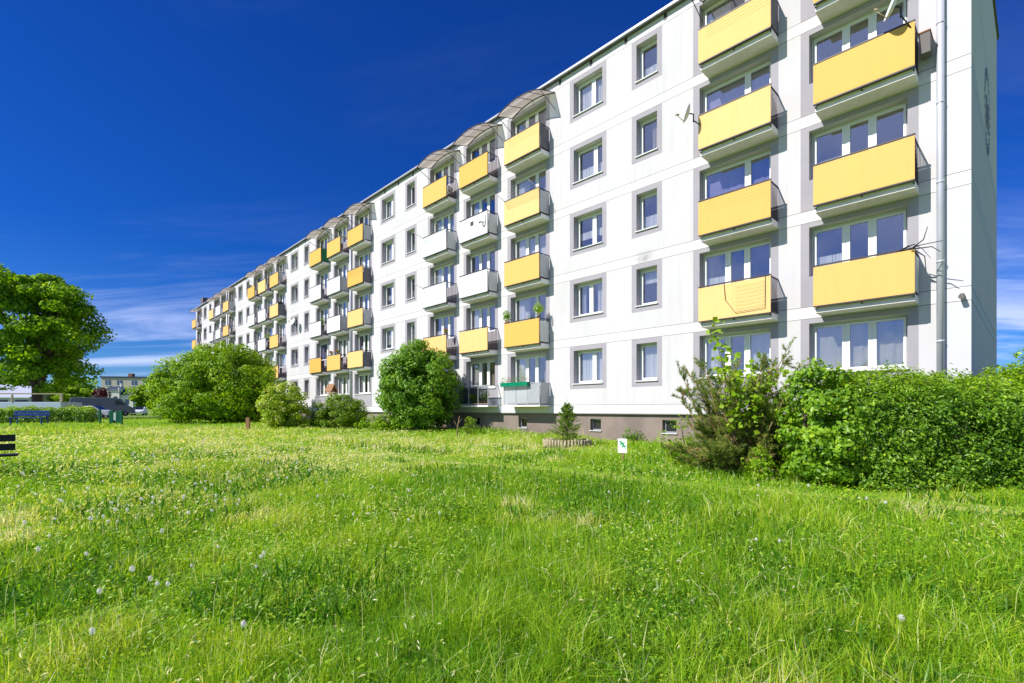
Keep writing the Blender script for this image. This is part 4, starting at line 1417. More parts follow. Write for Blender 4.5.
def pot_plant(s, o_, zr, h, rad, mat, label, cat='potted plant', pot=0.11, potm='potgrey', leaf=0.07, n=260, flowers=0):
    p = bpt(s, o_, zr); root = empty('potted_plant', p, 0, label, cat, 'plants on the balconies')
    m = MB(); m.lathe((0, 0, 0), [(0, 0), (pot * 0.75, 0), (pot, pot * 1.6), (pot * 0.85, pot * 1.6), (0, pot * 1.45)], 12)
    m.build('pot', [M[potm]], root)
    c = np.array([0, 0, pot * 1.6 + h * 0.5]); u = rand_unit(n)
    P = c + u * (rng.random(n) ** 0.5)[:, None] * np.array([rad, rad, h * 0.55])
    leaves_mesh('foliage', P, u, leaf, M[mat], root, 0.5 + rng.normal(0, 0.2, n), 0.6)
    if flowers:
        m = MB()
        for i in range(flowers):
            q = c + rand_unit(1)[0] * np.array([rad, rad, h * 0.5])
            m.lathe(tuple(q), [(0, -0.02), (0.045, 0), (0.03, 0.03), (0, 0.035)], 6)
        m.build('blossoms', [M['petal_red']], root)
    return root


BALZ = lambda j: 0.065 + STEP * j            # balcony floor level (camera-relative)
pot_plant(13.55, 0.5, BALZ(1) + 1.09, 0.46, 0.26, 'leaf_vine', 'round bright plant on the right end of the rail above the green planter boxes', n=420)
pot_plant(15.55, 0.45, BALZ(1) + 1.02, 0.50, 0.24, 'leaf_lilac', 'dark bushy plant on the left end of the rail above the green planter boxes', n=380, potm='terracotta')
pot_plant(35.9, 0.45, BALZ(2) + 0.5, 0.7, 0.25, 'leaf_dark', 'tall plant with red blossom on a far white balcony', flowers=5)
pot_plant(33.9, 0.62, BALZ(1) + 1.07, 0.20, 0.14, 'leaf_lilac', 'red geranium on the middle far balcony rail, left pot', flowers=9, n=120, pot=0.08)
pot_plant(32.9, 0.62, BALZ(1) + 1.07, 0.20, 0.14, 'leaf_lilac', 'red geranium on the middle far balcony rail, right pot', flowers=9, n=120, pot=0.08)
pot_plant(20.15, 0.30, BALZ(4) + 0.02, 0.45, 0.16, 'leaf_dark', 'pink-flowered plant behind the bars of a top balcony', flowers=9, n=120)
pot_plant(20.25, 0.45, BALZ(1) + 1.07, 0.22, 0.14, 'leaf_lilac', 'red geranium above the yellow panel half hidden by the tall lilac', flowers=7, n=120, pot=0.08)
pot_plant(48.3, 0.45, BALZ(2) + 0.9, 0.45, 0.25, 'leaf_hazel', 'leafy plant on a white balcony in the third balcony group', n=200)
pot_plant(52.9, 0.62, BALZ(4) + 1.07, 0.22, 0.18, 'leaf_dark', 'small red-flowered plant on the leftmost top balcony of the third group', flowers=6, n=100, pot=0.09)
for i, (s, nm) in enumerate(((17.1, 'right'), (18.0, 'left'))):
    pot_plant(s, 0.42, 0.22, 0.55 - 0.1 * i, 0.24, 'leaf_hazel', 'green plant on the %s side inside the ground-floor glass balcony' % nm, potm='terracotta', n=240)


def planter(s0, s1, o_, zr, mat, label, leaf='leaf_lilac', fl=6):
    p = bpt((s0 + s1) / 2, o_, zr); root = empty('planter_box', p, BROT, label, 'planter', 'planter boxes on the balconies')
    L = abs(s1 - s0); m = MB(); m.prism([(-0.08, 0), (0.08, 0), (0.10, 0.17), (-0.10, 0.17)], -L / 2, L / 2)
    m.build('box', [M[mat]], root)
    n = int(160 * L); P = np.stack([rng.uniform(-L / 2, L / 2, n), rng.uniform(-0.1, 0.1, n), 0.17 + rng.random(n) ** 1.5 * 0.26], -1)
    leaves_mesh('foliage', P, rand_unit(n), 0.055, M[leaf], root, 0.5 + rng.normal(0, 0.2, n), 0.5)
    if fl:
        m = MB()
        for i in range(fl):
            m.lathe((random.uniform(-L / 2, L / 2), random.uniform(-.1, .05), random.uniform(0.22, 0.36)), [(0, -0.015), (0.03, 0), (0.02, 0.02), (0, 0.025)], 6)
        m.build('blossoms', [M['petal_red']], root)


GZ = 1.02
planter(13.9, 14.5, 0.74, GZ, 'planter_green', 'green planter box on the ground-floor balcony rail, right one of three')
planter(14.52, 15.1, 0.74, GZ, 'planter_green', 'green planter box on the ground-floor balcony rail, middle one of three', fl=3)
planter(15.12, 15.6, 0.74, GZ, 'planter_green', 'green planter box on the ground-floor balcony rail, left one of three', fl=4)
planter(17.35, 18.0, 0.35, 0.21, 'terracotta', 'brown planter box on the floor of the ground-floor glass balcony', fl=0)
planter(29.5, 30.6, 0.48, BALZ(1) + 0.1, 'potgrey', 'grey planter box behind the dark side screen of a far balcony', fl=0)


def rack(s, j, label, n=5, L=2.0, out=0.62, z=1.12, tilt=0.1):
    """clothes lines on two arms standing out beyond the balcony rail"""
    p = bpt(s, PNL, BALZ(j) + z); root = empty('drying_rack', p, BROT, label, 'drying rack', 'drying racks on the balconies')
    m = MB()
    for x in (0.0, L):
        m.tube([(x, -0.1, -0.12), (x, out, tilt)], 0.012, n=5)
    m.build('arm', [M['canvas']], root)
    m = MB()
    for k in range(n):
        f = (k + 1) / n
        m.tube([(0, -0.1 + (out + 0.1) * f, -0.12 + (tilt + 0.12) * f), (L, -0.1 + (out + 0.1) * f, -0.12 + (tilt + 0.12) * f)], 0.0045, n=4)
    m.build('line', [M['canvas']], root)


rack(13.4, 3, 'clothes-drying rack jutting from the second-from-top yellow balcony of the nearest group of three')
rack(20.0, 3, 'clothes-drying rack jutting from the upper white balcony furthest left in the nearest group')
rack(20.0, 2, 'clothes-drying rack jutting from the lower white balcony furthest left in the nearest group')
rack(29.1, 3, 'clothes-drying rack on a far yellow balcony beside the dark pipe')


def frame_rack(s, j, label):
    p = bpt(s, PNL + 0.03, BALZ(j)); root = empty('clothes_airer', p, BROT, label, 'drying rack', 'drying racks on the balconies')
    m = MB(); m.tube([(0.0, 0, 1.10), (0.0, 0.03, 0.15), (0.85, 0.03, 0.12), (1.15, 0.03, 0.55), (1.2, 0, 1.10)], 0.009, n=5)
    m.build('bracket', [M['dark']], root)
    m = MB()
    for k in range(7):
        m.tube([(0.0, 0.03, 0.25 + 0.11 * k), (0.85, 0.03, 0.23 + 0.11 * k)], 0.004, n=4)
    m.build('line', [M['groove']], root)


frame_rack(4.35, 1, 'folded wire drying frame hanging over the lowest yellow balcony of the second column')


def laundry(s0, s1, j, items, label, z=1.25, o_=0.5):
    for k, (f, w, h, mt, lab) in enumerate(items):
        p = bpt(s0 + (s1 - s0) * f, o_, BALZ(j) + z); m = MB(); n = 8
        pts = [(-w / 2 + w * i / n, 0.02 * math.sin(i * 1.7 + k)) for i in range(n + 1)]
        for (xa, ya), (xb, yb) in zip(pts[:-1], pts[1:]):
            m.quad((xa, ya, -h), (xb, yb, -h), (xb, yb, 0), (xa, ya, 0))
        o = m.build('laundry', [M[mt]]); o.location = p; o.rotation_euler = (0, 0, BROT + R(90))
        md = o.modifiers.new('solid', 'SOLIDIFY'); md.thickness = 0.006
        tag(o, lab, 'laundry', 'washing on the balconies')


laundry(44.9, 46.5, 3, [(0.1, 0.4, 1.0, 'cloth_dark', 'dark garment hanging at the open side of a far yellow balcony')], '', 1.25, 0.35)
laundry(44.9, 46.5, 4, [(0.1, 0.35, 0.9, 'cloth_white', 'pale garment hanging at the open side of a far top balcony')], '', 1.2, 0.35)

# bare branches tied to the rail of the lowest near balcony
p = bpt(0.98, 0.62, BALZ(1) + 1.05); root = empty('branch_ornament', p, BROT, 'bare forked branches tied to the right end of the lowest near yellow balcony', 'branches')
m = MB()
for pts in ([(0.25, 0, 0.0), (-0.1, 0.1, 0.06), (-0.55, 0.25, 0.03)], [(0.1, 0, 0), (-0.2, 0.2, 0.15), (-0.28, 0.25, 0.42)], [(0.3, 0.05, 0.02), (0.0, 0.05, 0.12), (-0.15, 0.0, 0.0), (-0.3, -0.1, -0.25)],
            [(0.0, 0.05, 0.0), (-0.2, 0.0, -0.2), (-0.22, -0.05, -0.55)], [(0.05, 0.1, 0.0), (-0.35, 0.2, -0.05), (-0.5, 0.2, -0.2)], [(0.35, 0.02, 0), (0.1, 0.08, 0.1), (0.0, 0.1, 0.1)]):
    m.tube(pts, [0.017, 0.012, 0.008, 0.004][:len(pts)], n=6)
m.build('branches', [M['dark']], root)
# blue-brown rolled mats behind its side rail
m = MB()
for k, c in enumerate((0, 1, 2, 0)):
    m.box(-0.02, 0.04, 0.1, 0.5, 0.05 + 0.22 * k, 0.25 + 0.22 * k, c)
o = m.build('folded_mats', [M['blue_paint'], M['planter_green'], M['terracotta']]); o.location = bpt(1.08, 0, BALZ(1)); o.rotation_euler = (0, 0, BROT)
tag(o, 'stack of colourful mats behind the side bars of the lowest near balcony', 'mats')
# brown pot hung on the side rail
p = bpt(0.80, 0.25, BALZ(3) + 0.35); root = empty('hanging_planter', p, BROT, 'dark brown planter hung on the side of the balcony with the satellite dish', 'planter')
m = MB(); m.prism([(-0.14, 0), (0.14, 0), (0.22, 0.45), (-0.22, 0.45)], -0.10, 0.10); m.build('box', [M['potgrey']], root)
m = MB(); m.prism([(-0.235, 0.4503), (0.235, 0.4503), (0.235, 0.48), (-0.235, 0.48)], -0.115, 0.115); m.build('rim', [M['terracotta']], root)
# dark marks on one white panel are a decoration of its own
m = MB()
def bxm(x0, x1, z0, z1): m.box(x0, x1, 0, 0.006, z0, z1)
bxm(1.02, 1.12, 0.62, 0.82); bxm(1.14, 1.24, 0.62, 0.82); bxm(0.25, 0.36, 0.55, 0.60); bxm(0.40, 0.62, 0.60, 0.66)
N = 10
pts = [(0.22 - 0.09 * math.cos(a), 0.0, 0.50 - 0.16 * math.sin(a)) for a in np.linspace(-0.6, PI + 0.4, N)]
m.tube([(x, 0.004, z) for x, y, z in pts], 0.022, n=5)
bxm(0.12, 0.15, 0.42, 0.86)
o = m.build('panel_decoration', [M['cloth_dark']]); o.location = bpt(16.67, PNL + 0.024, BALZ(3)); o.rotation_euler = (0, 0, BROT)
tag(o, 'dark square and hook shaped marks on the upper white balcony panel', 'decoration')
# small bird house shaped shelter above the dark low shrub
sp = bpt(34.2, 0.5, 1.35)
root = empty('bird_table', (sp.x, sp.y, gz(sp.x, sp.y)), BROT + 0.4, 'small brown pitched-roof bird table above the low dark shrub', 'bird table')
m = MB(); m.box(-0.04, 0.04, -0.04, 0.04, -0.1, 2.1); m.build('post', [M['wood_brown']], root)
m = MB(); m.box(-0.35, 0.35, -0.3, 0.3, 2.101, 2.16); m.build('tray', [M['wood_brown']], root)
m = MB(); m.prism([(-0.36, 2.25), (0.0, 2.80), (0.36, 2.25), (0.30, 2.22), (0.0, 2.70), (-0.30, 2.22)], -0.3, 0.3)
for x in (-0.3, 0.3):
    m.box(x - 0.02, x + 0.02, -0.28, -0.24, 2.16, 2.4); m.box(x - 0.02, x + 0.02, 0.24, 0.28, 2.16, 2.4)
m.build('roof', [M['wood_brown']], root)


# ------------------------------------------------------------------ vehicles and far buildings at the left
def wheel(parent, x, y, r, w):
    m = MB(); m.lathe((x, y, r), [(r * 0.62, -w / 2), (r * 0.96, -w / 2), (r, -w * 0.3), (r, w * 0.3), (r * 0.96, w / 2), (r * 0.62, w / 2)], 20, axis=(0, 1, 0))
    t = m.build('wheel', [M['tyre']], parent)
    m = MB(); m.lathe((x, y, r), [(0.001, -w / 2 + 0.01), (r * 0.62, -w / 2 + 0.03), (r * 0.62, w / 2 - 0.03), (0.001, w / 2 - 0.01)], 16, axis=(0, 1, 0))
    m.build('rim', [M['rim']], t)


def vehicle(name, loc, rz, prof, wid, paint, wheels, wr, glass_side, glass_front, label, cat, lamps):
    """prof: closed side outline (x, z), nose towards +x"""
    root = empty(name, loc, rz, label, cat)
    m = MB(); m.prism(prof, -wid / 2, wid / 2, axis='y')
    m.build('body', [M[paint]], root, bevel=0.07)
    for g in glass_side:
        for s in (-1, 1):
            m = MB(); m.poly([(x, s * (wid / 2 + 0.006), z) for x, z in g])
            m.build('side_window', [M['carglass']], root)
    m = MB()
    for (x0, z0, x1, z1) in glass_front:
        nx_, nz_ = (z1 - z0), -(x1 - x0); l_ = math.hypot(nx_, nz_); nx_, nz_ = nx_ / l_ * 0.008, nz_ / l_ * 0.008
        if nz_ < 0: nx_, nz_ = -nx_, -nz_
        m.quad((x0 + nx_, -wid / 2 + 0.12, z0 + nz_), (x0 + nx_, wid / 2 - 0.12, z0 + nz_), (x1 + nx_, wid / 2 - 0.16, z1 + nz_), (x1 + nx_, -wid / 2 + 0.16, z1 + nz_))
    m.build('windscreen', [M['carglass']], root)
    for x in wheels:
        for s in (-1, 1):
            wheel(root, x, s * (wid / 2 - 0.10), wr, 0.24)
    for (x, z) in lamps:
        for s in (-1, 1):
            m = MB(); m.box(x - 0.12, x + 0.035, s * wid * 0.36 - 0.16, s * wid * 0.36 + 0.16, z - 0.09, z + 0.09)
            m.build('headlight' if x > 0 else 'tail_light', [M['lamp_white'] if x > 0 else M['red_paint']], root, bevel=0.02)
    return root


VAN = [(-3.6, 0.42), (-3.6, 2.0), (-3.5, 2.55), (-3.3, 2.66), (1.5, 2.68), (2.05, 2.52), (2.95, 1.55), (3.5, 1.22), (3.72, 0.95), (3.74, 0.42)]
vx_, vy_ = at(103, 72)
vehicle('grey_van', (vx_, vy_, gz(vx_, vy_) - 0.02), R(38), VAN, 2.0, 'van_paint', (-2.2, 2.55), 0.36, [[(1.35, 1.62), (2.6, 1.60), (1.9, 2.30), (1.35, 2.34)]], [(2.95, 1.55, 2.05, 2.52)],
        'long dark grey high-roof van parked behind the green posts', 'van', [(3.68, 1.02), (-3.57, 1.2)])
CAR = [(-2.05, 0.32), (-2.08, 0.85), (-1.95, 1.02), (-1.55, 1.08), (-0.95, 1.46), (0.35, 1.48), (1.10, 1.02), (1.95, 0.86), (2.12, 0.66), (2.12, 0.32)]
GS = [[(-1.30, 1.05), (-0.15, 1.05), (-0.15, 1.40), (-0.88, 1.38)], [(-0.08, 1.05), (0.92, 1.03), (0.32, 1.39), (-0.08, 1.40)]]
for (px, dep, rz, mt, lab) in ((94, 60, R(8), 'silver_paint', 'silver car parked in front of the grey van'),
                               (139, 82, R(-62), 'white_paint', 'white car parked beside the widest bush'),
                               (126, 84, R(-50), 'red_paint', 'red car mostly hidden behind the van bonnet')):
    x, y = at(px, dep)
    vehicle('parked_car', (x, y, gz(x, y) - 0.1), rz, CAR, 1.75, mt, (-1.32, 1.30), 0.31, GS, [(1.10, 1.02, 0.35, 1.48), (-1.55, 1.08, -0.95, 1.46)], lab, 'car', [(2.06, 0.72), (-2.03, 0.86)])

# pale flat-sided trailer with an overhead rail
tx, ty = at(72, 46)
TZ = gz(tx, ty) - 0.2
root = empty('flatbed_trailer', (tx, ty, TZ), R(4), 'long pale blue trailer with an overhead rail behind the low hedge', 'trailer')
m = MB(); m.box(-12, 0, -1.2, 1.2, 0.75, 1.80); m.build('body', [M['trailer']], root, bevel=0.03)
m = MB(); m.box(-12, 0.15, -1.25, -1.10, 2.50, 2.60); m.box(-0.12, 0.10, -1.24, -1.12, 1.801, 2.48)
for x in (-4.2, -8.0, -11.8): m.box(x, x + 0.1, -1.24, -1.12, 1.801, 2.48)
m.build('rail', [M['wood_pale']], root)
for x in (-9.5, -8.4, -2.0):
    for y in (-1.0, 1.0): wheel(root, x, y, 0.42, 0.28)

# lilac-roofed hall behind the trailer
hx, hy = at(8, 78)
root = empty('low_hall', (hx, hy, gz(hx, hy) - 0.3), R(6), 'low white hall with a pale lilac roof and dark windows behind the maple', 'hall')
m = MB(); m.box(-18, 3.0, 0, 9, 0, 3.1); m.build('wall', [M['canvas']], root)
m = MB(); m.prism([(-0.4, 3.1), (4.5, 5.4), (9.4, 3.1)], -18.4, 3.3); m.build('roof', [M['lilac_roof']], root)
for x in (-16, -12.5, -9.0, -5.4, -1.9, 1.0):
    m = MB(); m.box(x, x + 1.9, -0.05, 0.06, 1.7, 2.75); m.build('window', [M['carglass']], root)

# white house with slate roof
wx, wy = at(118.5, 140)
root = empty('white_house', (wx, wy, gz(wx, wy)), R(8), 'small white house with two dark slate roofs below the beige block', 'house')
m = MB(); m.box(-3.0, 0.2, 0, 3, 0, 4.3); m.box(0.2, 3.4, 0.5, 3, 0, 3.4); m.build('wall', [M['house_white']], root)
m = MB(); m.prism([(-0.3, 4.3), (-0.2, 4.45), (1.7, 5.0), (3.3, 4.3)], -3.1, 0.1); m.prism([(0.2, 3.4), (0.25, 3.55), (1.8, 4.5), (3.3, 3.4)], 0.35, 3.6); m.build('roof', [M['slate']], root)
m = MB(); m.box(0.02, 0.32, -0.25, 3.1, 4.0, 4.75); m.build('party_wall', [M['house_white']], root)
for x, z0, z1, w in ((-1.2, 1.2, 3.1, 0.9), (-2.6, 1.6, 2.9, 0.6), (1.5, 1.6, 2.6, 0.9)):
    y0 = 0 if x < 0 else 0.5
    m = MB(); m.box(x, x + w, y0 - 0.04, y0 + 0.06, z0, z1); m.build('window', [M['winblue']], root)
m = MB(); m.box(-0.5, -0.1, 1.5, 1.9, 4.8, 5.6); m.build('chimney', [M['house_white']], root)
root.scale = (1, 1, 1.5)

# beige block far behind
ex, ey = at(140, 200)
root = empty('beige_block', (ex, ey, gz(ex, ey)), R(9), 'long beige flat-roofed block far behind the white house', 'apartment building')
root.scale = (1, 1, 1.42)
m = MB(); m.box(-14, 40, 0, 11, 0, 9.6); m.build('wall', [M['house_beige']], root)
m = MB(); m.box(-14.3, 40.3, -0.3, 11.3, 9.603, 10.0); r_ = m.build('roof', [M['slate']], root)
for x, w, h in ((4.5, 1.8, 1.1), (7.5, 1.6, 0.8), (10.0, 1.3, 1.2), (-6, 1.5, 1.0), (16, 1.5, 1.0)):
    m = MB(); m.box(x, x + w, 3, 5, 10.003, 10.0 + h); m.build('chimney', [M['wood_brown']], r_)
for fl in range(3):
    for x in (-12.5, -8.3, -3.0, 1.2, 4.6, 9.0, 13.2, 17.5):
        m = MB(); z = 1.5 + 3.0 * fl; w = 2.0 if x != 4.6 else 1.2
        m.box(x, x + w, -0.05, 0.08, z, z + 1.4); f = m.build('window', [M['winblue']], root)
        m = MB(); m.box(x - 0.08, x + w + 0.08, -0.14, -0.0503, z - 0.12, z - 0.02); m.box(x + w / 2 - 0.04, x + w / 2 + 0.04, -0.08, -0.0503, z, z + 1.4); m.build('frame', [M['frame']], f)

# green metal posts and waste cabinet at the edge of the parking
for px, dep, h, lab in ((100, 33, 0.95, 'thin green metal post left of the green waste cabinet'), (121.5, 31.5, 0.85, 'dark green metal post right of the green waste cabinet')):
    x, y = at(px, dep); m = MB(); m.box(-0.05, 0.05, -0.05, 0.05, -0.1, h); m.box(-0.06, 0.06, -0.06, 0.06, h + 0.0003, h + 0.03)
    o = m.build('metal_post', [M['green_paint']], bevel=0.008); o.location = (x, y, gz(x, y)); tag(o, lab, 'post')
x, y = at(116, 32.5)
root = empty('waste_cabinet', (x, y, gz(x, y) - 0.1), R(12), 'green metal waste cabinet with a white notice at the meadow edge', 'waste bin')
m = MB(); m.box(-0.33, -0.10, -0.15, 0.15, 0.15, 1.0); m.box(0.04, 0.33, -0.15, 0.15, 0.15, 0.95); m.build('body', [M['green_paint']], root, bevel=0.02)
m = MB(); m.box(-0.099, 0.039, -0.13, 0.0, 0.35, 0.85); m.build('notice', [M['sign_white']], root)
for xx in (-0.3, 0.36):
    m = MB(); m.box(xx - 0.03, xx + 0.03, -0.05, 0.05, -0.1, 0.1497); m.build('leg', [M['green_paint']], root)

# ------------------------------------------------------------------ meadow grass
def vnoise(x, y, s, seed):
    """cheap value noise on arrays"""
    r = np.random.default_rng(seed); T = r.random((64, 64))
    u, v = x / s + 1000, y / s + 1000
    i, j = np.floor(u).astype(int), np.floor(v).astype(int); f, g = u - i, v - j
    f = f * f * (3 - 2 * f); g = g * g * (3 - 2 * g)
    q = lambda a, b: T[a % 64, b % 64]
    return (q(i, j) * (1 - f) + q(i + 1, j) * f) * (1 - g) + (q(i, j + 1) * (1 - f) + q(i + 1, j + 1) * f) * g


def path_dist(x, y):
    d = np.full(x.shape, 1e9)
    for (ax, ay), (bx_, by_) in zip(PATH[:-1], PATH[1:]):
        ex, ey = bx_ - ax, by_ - ay; t = np.clip(((x - ax) * ex + (y - ay) * ey) / (ex * ex + ey * ey), 0, 1)
        d = np.minimum(d, np.hypot(x - ax - t * ex, y - ay - t * ey))
    return d


def scatter(n, r0, r1, p, amax=64):
    """points with density falling as r**-p"""
    k = 2 - p; u = rng.random(n)
    r = (r0 ** k + u * (r1 ** k - r0 ** k)) ** (1 / k) if abs(k) > 1e-6 else r0 * (r1 / r0) ** u
    a = np.radians(rng.uniform(-amax, amax, n))
    return r * np.sin(a), r * np.cos(a), r


def keep_mask(x, y):
    s, o_ = (x - CORNER.x) * DV.x + (y - CORNER.y) * DV.y, (x - CORNER.x) * NV.x + (y - CORNER.y) * NV.y
    return ~((s > -0.3) & (o_ < 0.05))


def blades(name, x, y, h, w, vary, mat, lean=0.5, label=None):
    n = len(x); z = ground_z(x, y)
    a = rng.uniform(0, 2 * PI, n); ln = np.abs(rng.normal(0, lean, n)).clip(0, 1.3)
    dx, dy = np.cos(a) * ln, np.sin(a) * ln
    b = rng.uniform(0, 2 * PI, n); sx_, sy_ = np.cos(b) * w / 2, np.sin(b) * w / 2
    base = np.stack([x, y, z - 0.02], -1); S_ = np.stack([sx_, sy_, np.zeros(n)], -1)
    c1 = 1 / np.sqrt(1 + (0.45 * ln) ** 2); mid_ = base + np.stack([dx * 0.25 * h, dy * 0.25 * h, 0.55 * h * c1], -1)
    tip = mid_ + np.stack([dx * 0.75 * h, dy * 0.75 * h, (0.45 * h) * (1 - 0.55 * ln.clip(0, 1.2))], -1)
    V = np.stack([base - S_, base + S_, mid_ + S_ * 0.8, mid_ - S_ * 0.8, tip], 1).reshape(-1, 3)
    i = np.arange(n) * 5
    return np_mesh(name, V, np.stack([i, i + 1, i + 2, i + 3], -1), np.stack([i + 3, i + 2, i + 4], -1), mat, None, np.repeat(np.clip(vary, 0, 1), 5))


NB = 400000
x, y, r = scatter(NB, 1.1, 34, 1.55)
k = keep_mask(x, y); x, y, r = x[k], y[k], r[k]
pd = path_dist(x, y); onp = smooth(0.75, 0.25, pd)
big = vnoise(x, y, 2.3, 1); sml = vnoise(x, y, 0.55, 2); wide_n = vnoise(x, y, 6.0, 3)
tuft = vnoise(x, y, 0.24, 21); hh = (0.03 + 0.17 * big ** 1.3 + 0.10 * sml ** 1.5) * (0.6 + 0.95 * tuft) * rng.uniform(0.5, 1.35, len(x)) * (1 - 0.62 * onp)
hh *= 1 + 0.35 * smooth(0.9, 1.6, pd) * smooth(3.5, 1.6, pd)
near_wall = smooth(3.0, 0.5, ((x - CORNER.x) * NV.x + (y - CORNER.y) * NV.y))
hh *= 1 + 0.4 * near_wall
va = 0.50 + 0.50 * (wide_n - 0.5) + 0.30 * (sml - 0.5) - 0.38 * (big - 0.5) + 0.34 * (tuft - 0.5) + 0.05 + rng.normal(0, 0.15, len(x)) + 0.20 * onp + 0.45 * smooth(0.80, 0.95, vnoise(x, y, 1.1, 41)) + 0.04 * smooth(9, 20, r)
straw = rng.random(len(x)) < 0.018
va = np.where(straw, 0.95, va); hh = np.where(straw, hh * 1.15, hh)
wd = 0.0058 * np.maximum(1, r / 3.6) ** 0.72 * rng.uniform(0.5, 1.7, len(x))
keep = rng.random(len(x)) > 0.05 * onp
g = blades('grass', x[keep], y[keep], hh[keep], wd[keep], va[keep], M['grass'], 0.85)
tag(g, 'tall uneven meadow grass', kind='stuff')
# far lawn
x, y, r = scatter(110000, 30, 95, 1.0, 56)
k = keep_mask(x, y) & (x < 4) & (y > 5) & (rng.random(len(x)) > smooth(58, 80, r)); x, y, r = x[k], y[k], r[k]
va = 0.5 + 0.5 * (vnoise(x, y, 4.0, 5) - 0.5) + rng.normal(0, 0.12, len(x))
g = blades('grass', x, y, rng.uniform(0.07, 0.20, len(x)), 0.03 * rng.uniform(0.6, 1.4, len(x)), va, M['grass'], 0.5)
tag(g, 'short lawn farther off', kind='stuff')
# broad-leaved weeds in patches
x, y, r = scatter(70000, 1.3, 18, 1.35)
q = vnoise(x, y, 1.4, 9); k = keep_mask(x, y) & (q > 0.58) & (path_dist(x, y) > 0.5); x, y, r = x[k], y[k], r[k]
g = blades('weeds', x, y, rng.uniform(0.08, 0.27, len(x)), rng.uniform(0.010, 0.030, len(x)) * np.maximum(1, r / 5) ** 0.5, 0.12 + rng.normal(0, 0.10, len(x)), M['grass'], 0.9)
tag(g, 'broad-leaved weeds in darker patches', kind='stuff')
# small clover and herb leaves between the blades
x, y, r = scatter(170000, 1.3, 24, 1.45)
q = vnoise(x, y, 0.9, 14); k = keep_mask(x, y) & (rng.random(len(x)) < smooth(0.25, 0.7, q)); x, y, r = x[k], y[k], r[k]
n = len(x)
P = np.stack([x, y, ground_z(x, y) + 0.02 + rng.random(n) ** 1.3 * (0.05 + 0.13 * vnoise(x, y, 2.3, 1))], -1)
N = np.tile(np.array([-0.15, -0.25, 1.0]), (n, 1))
sz_l = 0.034 * np.maximum(1, r / 4) ** 0.6
g = leaves_mesh('herbs', P, N, sz_l, M['grass'], None, 0.42 + rng.normal(0, 0.19, n) + 0.15 * (vnoise(x, y, 3.0, 15) - 0.5), 0.5)
tag(g, 'small round herb leaves among the blades', kind='stuff')
# pale dead bits and seed fluff caught in the grass
x, y, r = scatter(34000, 1.6, 26, 1.2)
q = vnoise(x, y, 1.8, 31) * 0.6 + 0.45 * smooth(3, -6, x) * smooth(4, 7, y); k = keep_mask(x, y) & (rng.random(len(x)) < smooth(0.28, 0.80, q)); x, y, r = x[k], y[k], r[k]
n = len(x)
P = np.stack([x, y, ground_z(x, y) + 0.04 + rng.random(n) * 0.16], -1)
g = leaves_mesh('thatch', P, np.tile(np.array([-0.3, -0.4, 0.8]), (n, 1)), 0.040 * np.maximum(1, r / 5) ** 0.7, M['grass'], None, 0.96 + rng.normal(0, 0.07, n), 0.26)
tag(g, 'pale dead bits and fluff among the blades', kind='stuff')
# dry bent stalks
n = 1100
x, y, r = scatter(n, 1.6, 14, 1.25, 56); k = keep_mask(x, y) & (path_dist(x, y) > 0.3); x, y, r = x[k], y[k], r[k]
g = blades('dry_stalks', x, y, rng.uniform(0.22, 0.46, len(x)), 0.0042 * np.maximum(1, r / 4) ** 0.8, 0.92 + rng.normal(0, 0.05, len(x)), M['grass'], 0.75)
tag(g, 'dry pale bent stalks', kind='stuff')

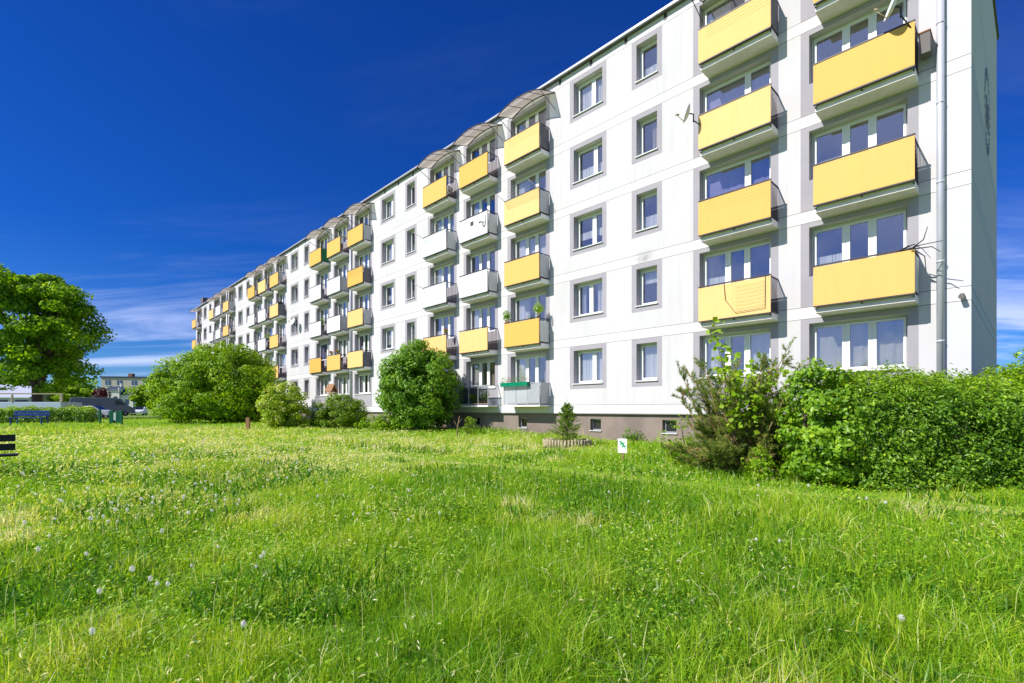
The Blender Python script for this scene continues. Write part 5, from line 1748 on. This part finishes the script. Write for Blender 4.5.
# ------------------------------------------------------------------ dandelion clocks, one object each
def clock_proto(kind):
    m = MB(); rr = random.Random(kind)
    lean_ = (rr.uniform(-.05, .05), rr.uniform(-.05, .05))
    h = (0.27, 0.32, 0.22)[kind]
    m.tube([(0, 0, -0.02), (lean_[0] * 0.4, lean_[1] * 0.4, h * 0.5), (lean_[0], lean_[1], h)], 0.0022, n=4, cap=False)
    o = m.build('dandelion', [M['stem']])
    c = Vector((lean_[0], lean_[1], h + 0.016)); hm = MB(); rad = (0.021, 0.022, 0.017)[kind]
    for i in range(150):
        u = Vector(rand_unit(1)[0])
        if u.z < -0.75: continue
        t = u.orthogonal().normalized(); b = u.cross(t); a_ = rr.uniform(0, 3.1); t, b = t * math.cos(a_) + b * math.sin(a_), b * math.cos(a_) - t * math.sin(a_); w = 0.0075
        p = c + u * rad * rr.uniform(0.72, 1.1)
        hm.poly([p + t * w, p + b * w * 0.35, p - t * w, p - b * w * 0.35])
    hm.lathe(tuple(c - Vector((0, 0, 0.003))), [(0, -0.004), (0.005, 0), (0, 0.006)], 6)
    hd = hm.build('seed_head', [M['clock']], o)
    return o


protos_d = [clock_proto(i) for i in range(3)]
spots = []
for (px, py) in ((104, 590), (139, 581), (152, 580), (167, 580), (156, 586), (258, 555), (264, 554), (267, 563), (196, 555), (249, 628), (97, 646), (140, 515), (150, 500), (165, 541), (213, 541), (50, 532), (35, 561),
                 (761, 535), (781, 543), (895, 619), (600, 520), (408, 521), (440, 517), (365, 509), (186, 521), (205, 499), (220, 502), (238, 506), (131, 520), (115, 517), (90, 553), (320, 505), (350, 513)):
    dep = (CAMZ - 0.27) * F / (py - HOR); spots.append((*at(px, dep),))
x, y, r = scatter(900, 6.5, 17, 0.6, 50)
pr = smooth(0, -9, x) * 0.9 + 0.05
kk = (rng.random(len(x)) < pr) & keep_mask(x, y) & (path_dist(x, y) > 0.4)
spots += list(zip(x[kk], y[kk]))[:230]
for i, (x, y) in enumerate(spots):
    p = protos_d[i % 3]
    o = p if i < 3 else copy_tree(p)
    o.location = (x, y, gz(x, y)); o.rotation_euler = (0, 0, random.uniform(0, 6.28))
    s = random.uniform(0.55, 0.85) * (1.0 if i < 33 else 1.15); o.scale = (s, s, random.uniform(0.8, 1.15))
    tag(o, 'white dandelion clock on a thin stem in the meadow', 'dandelion', 'dandelion clocks in the meadow')
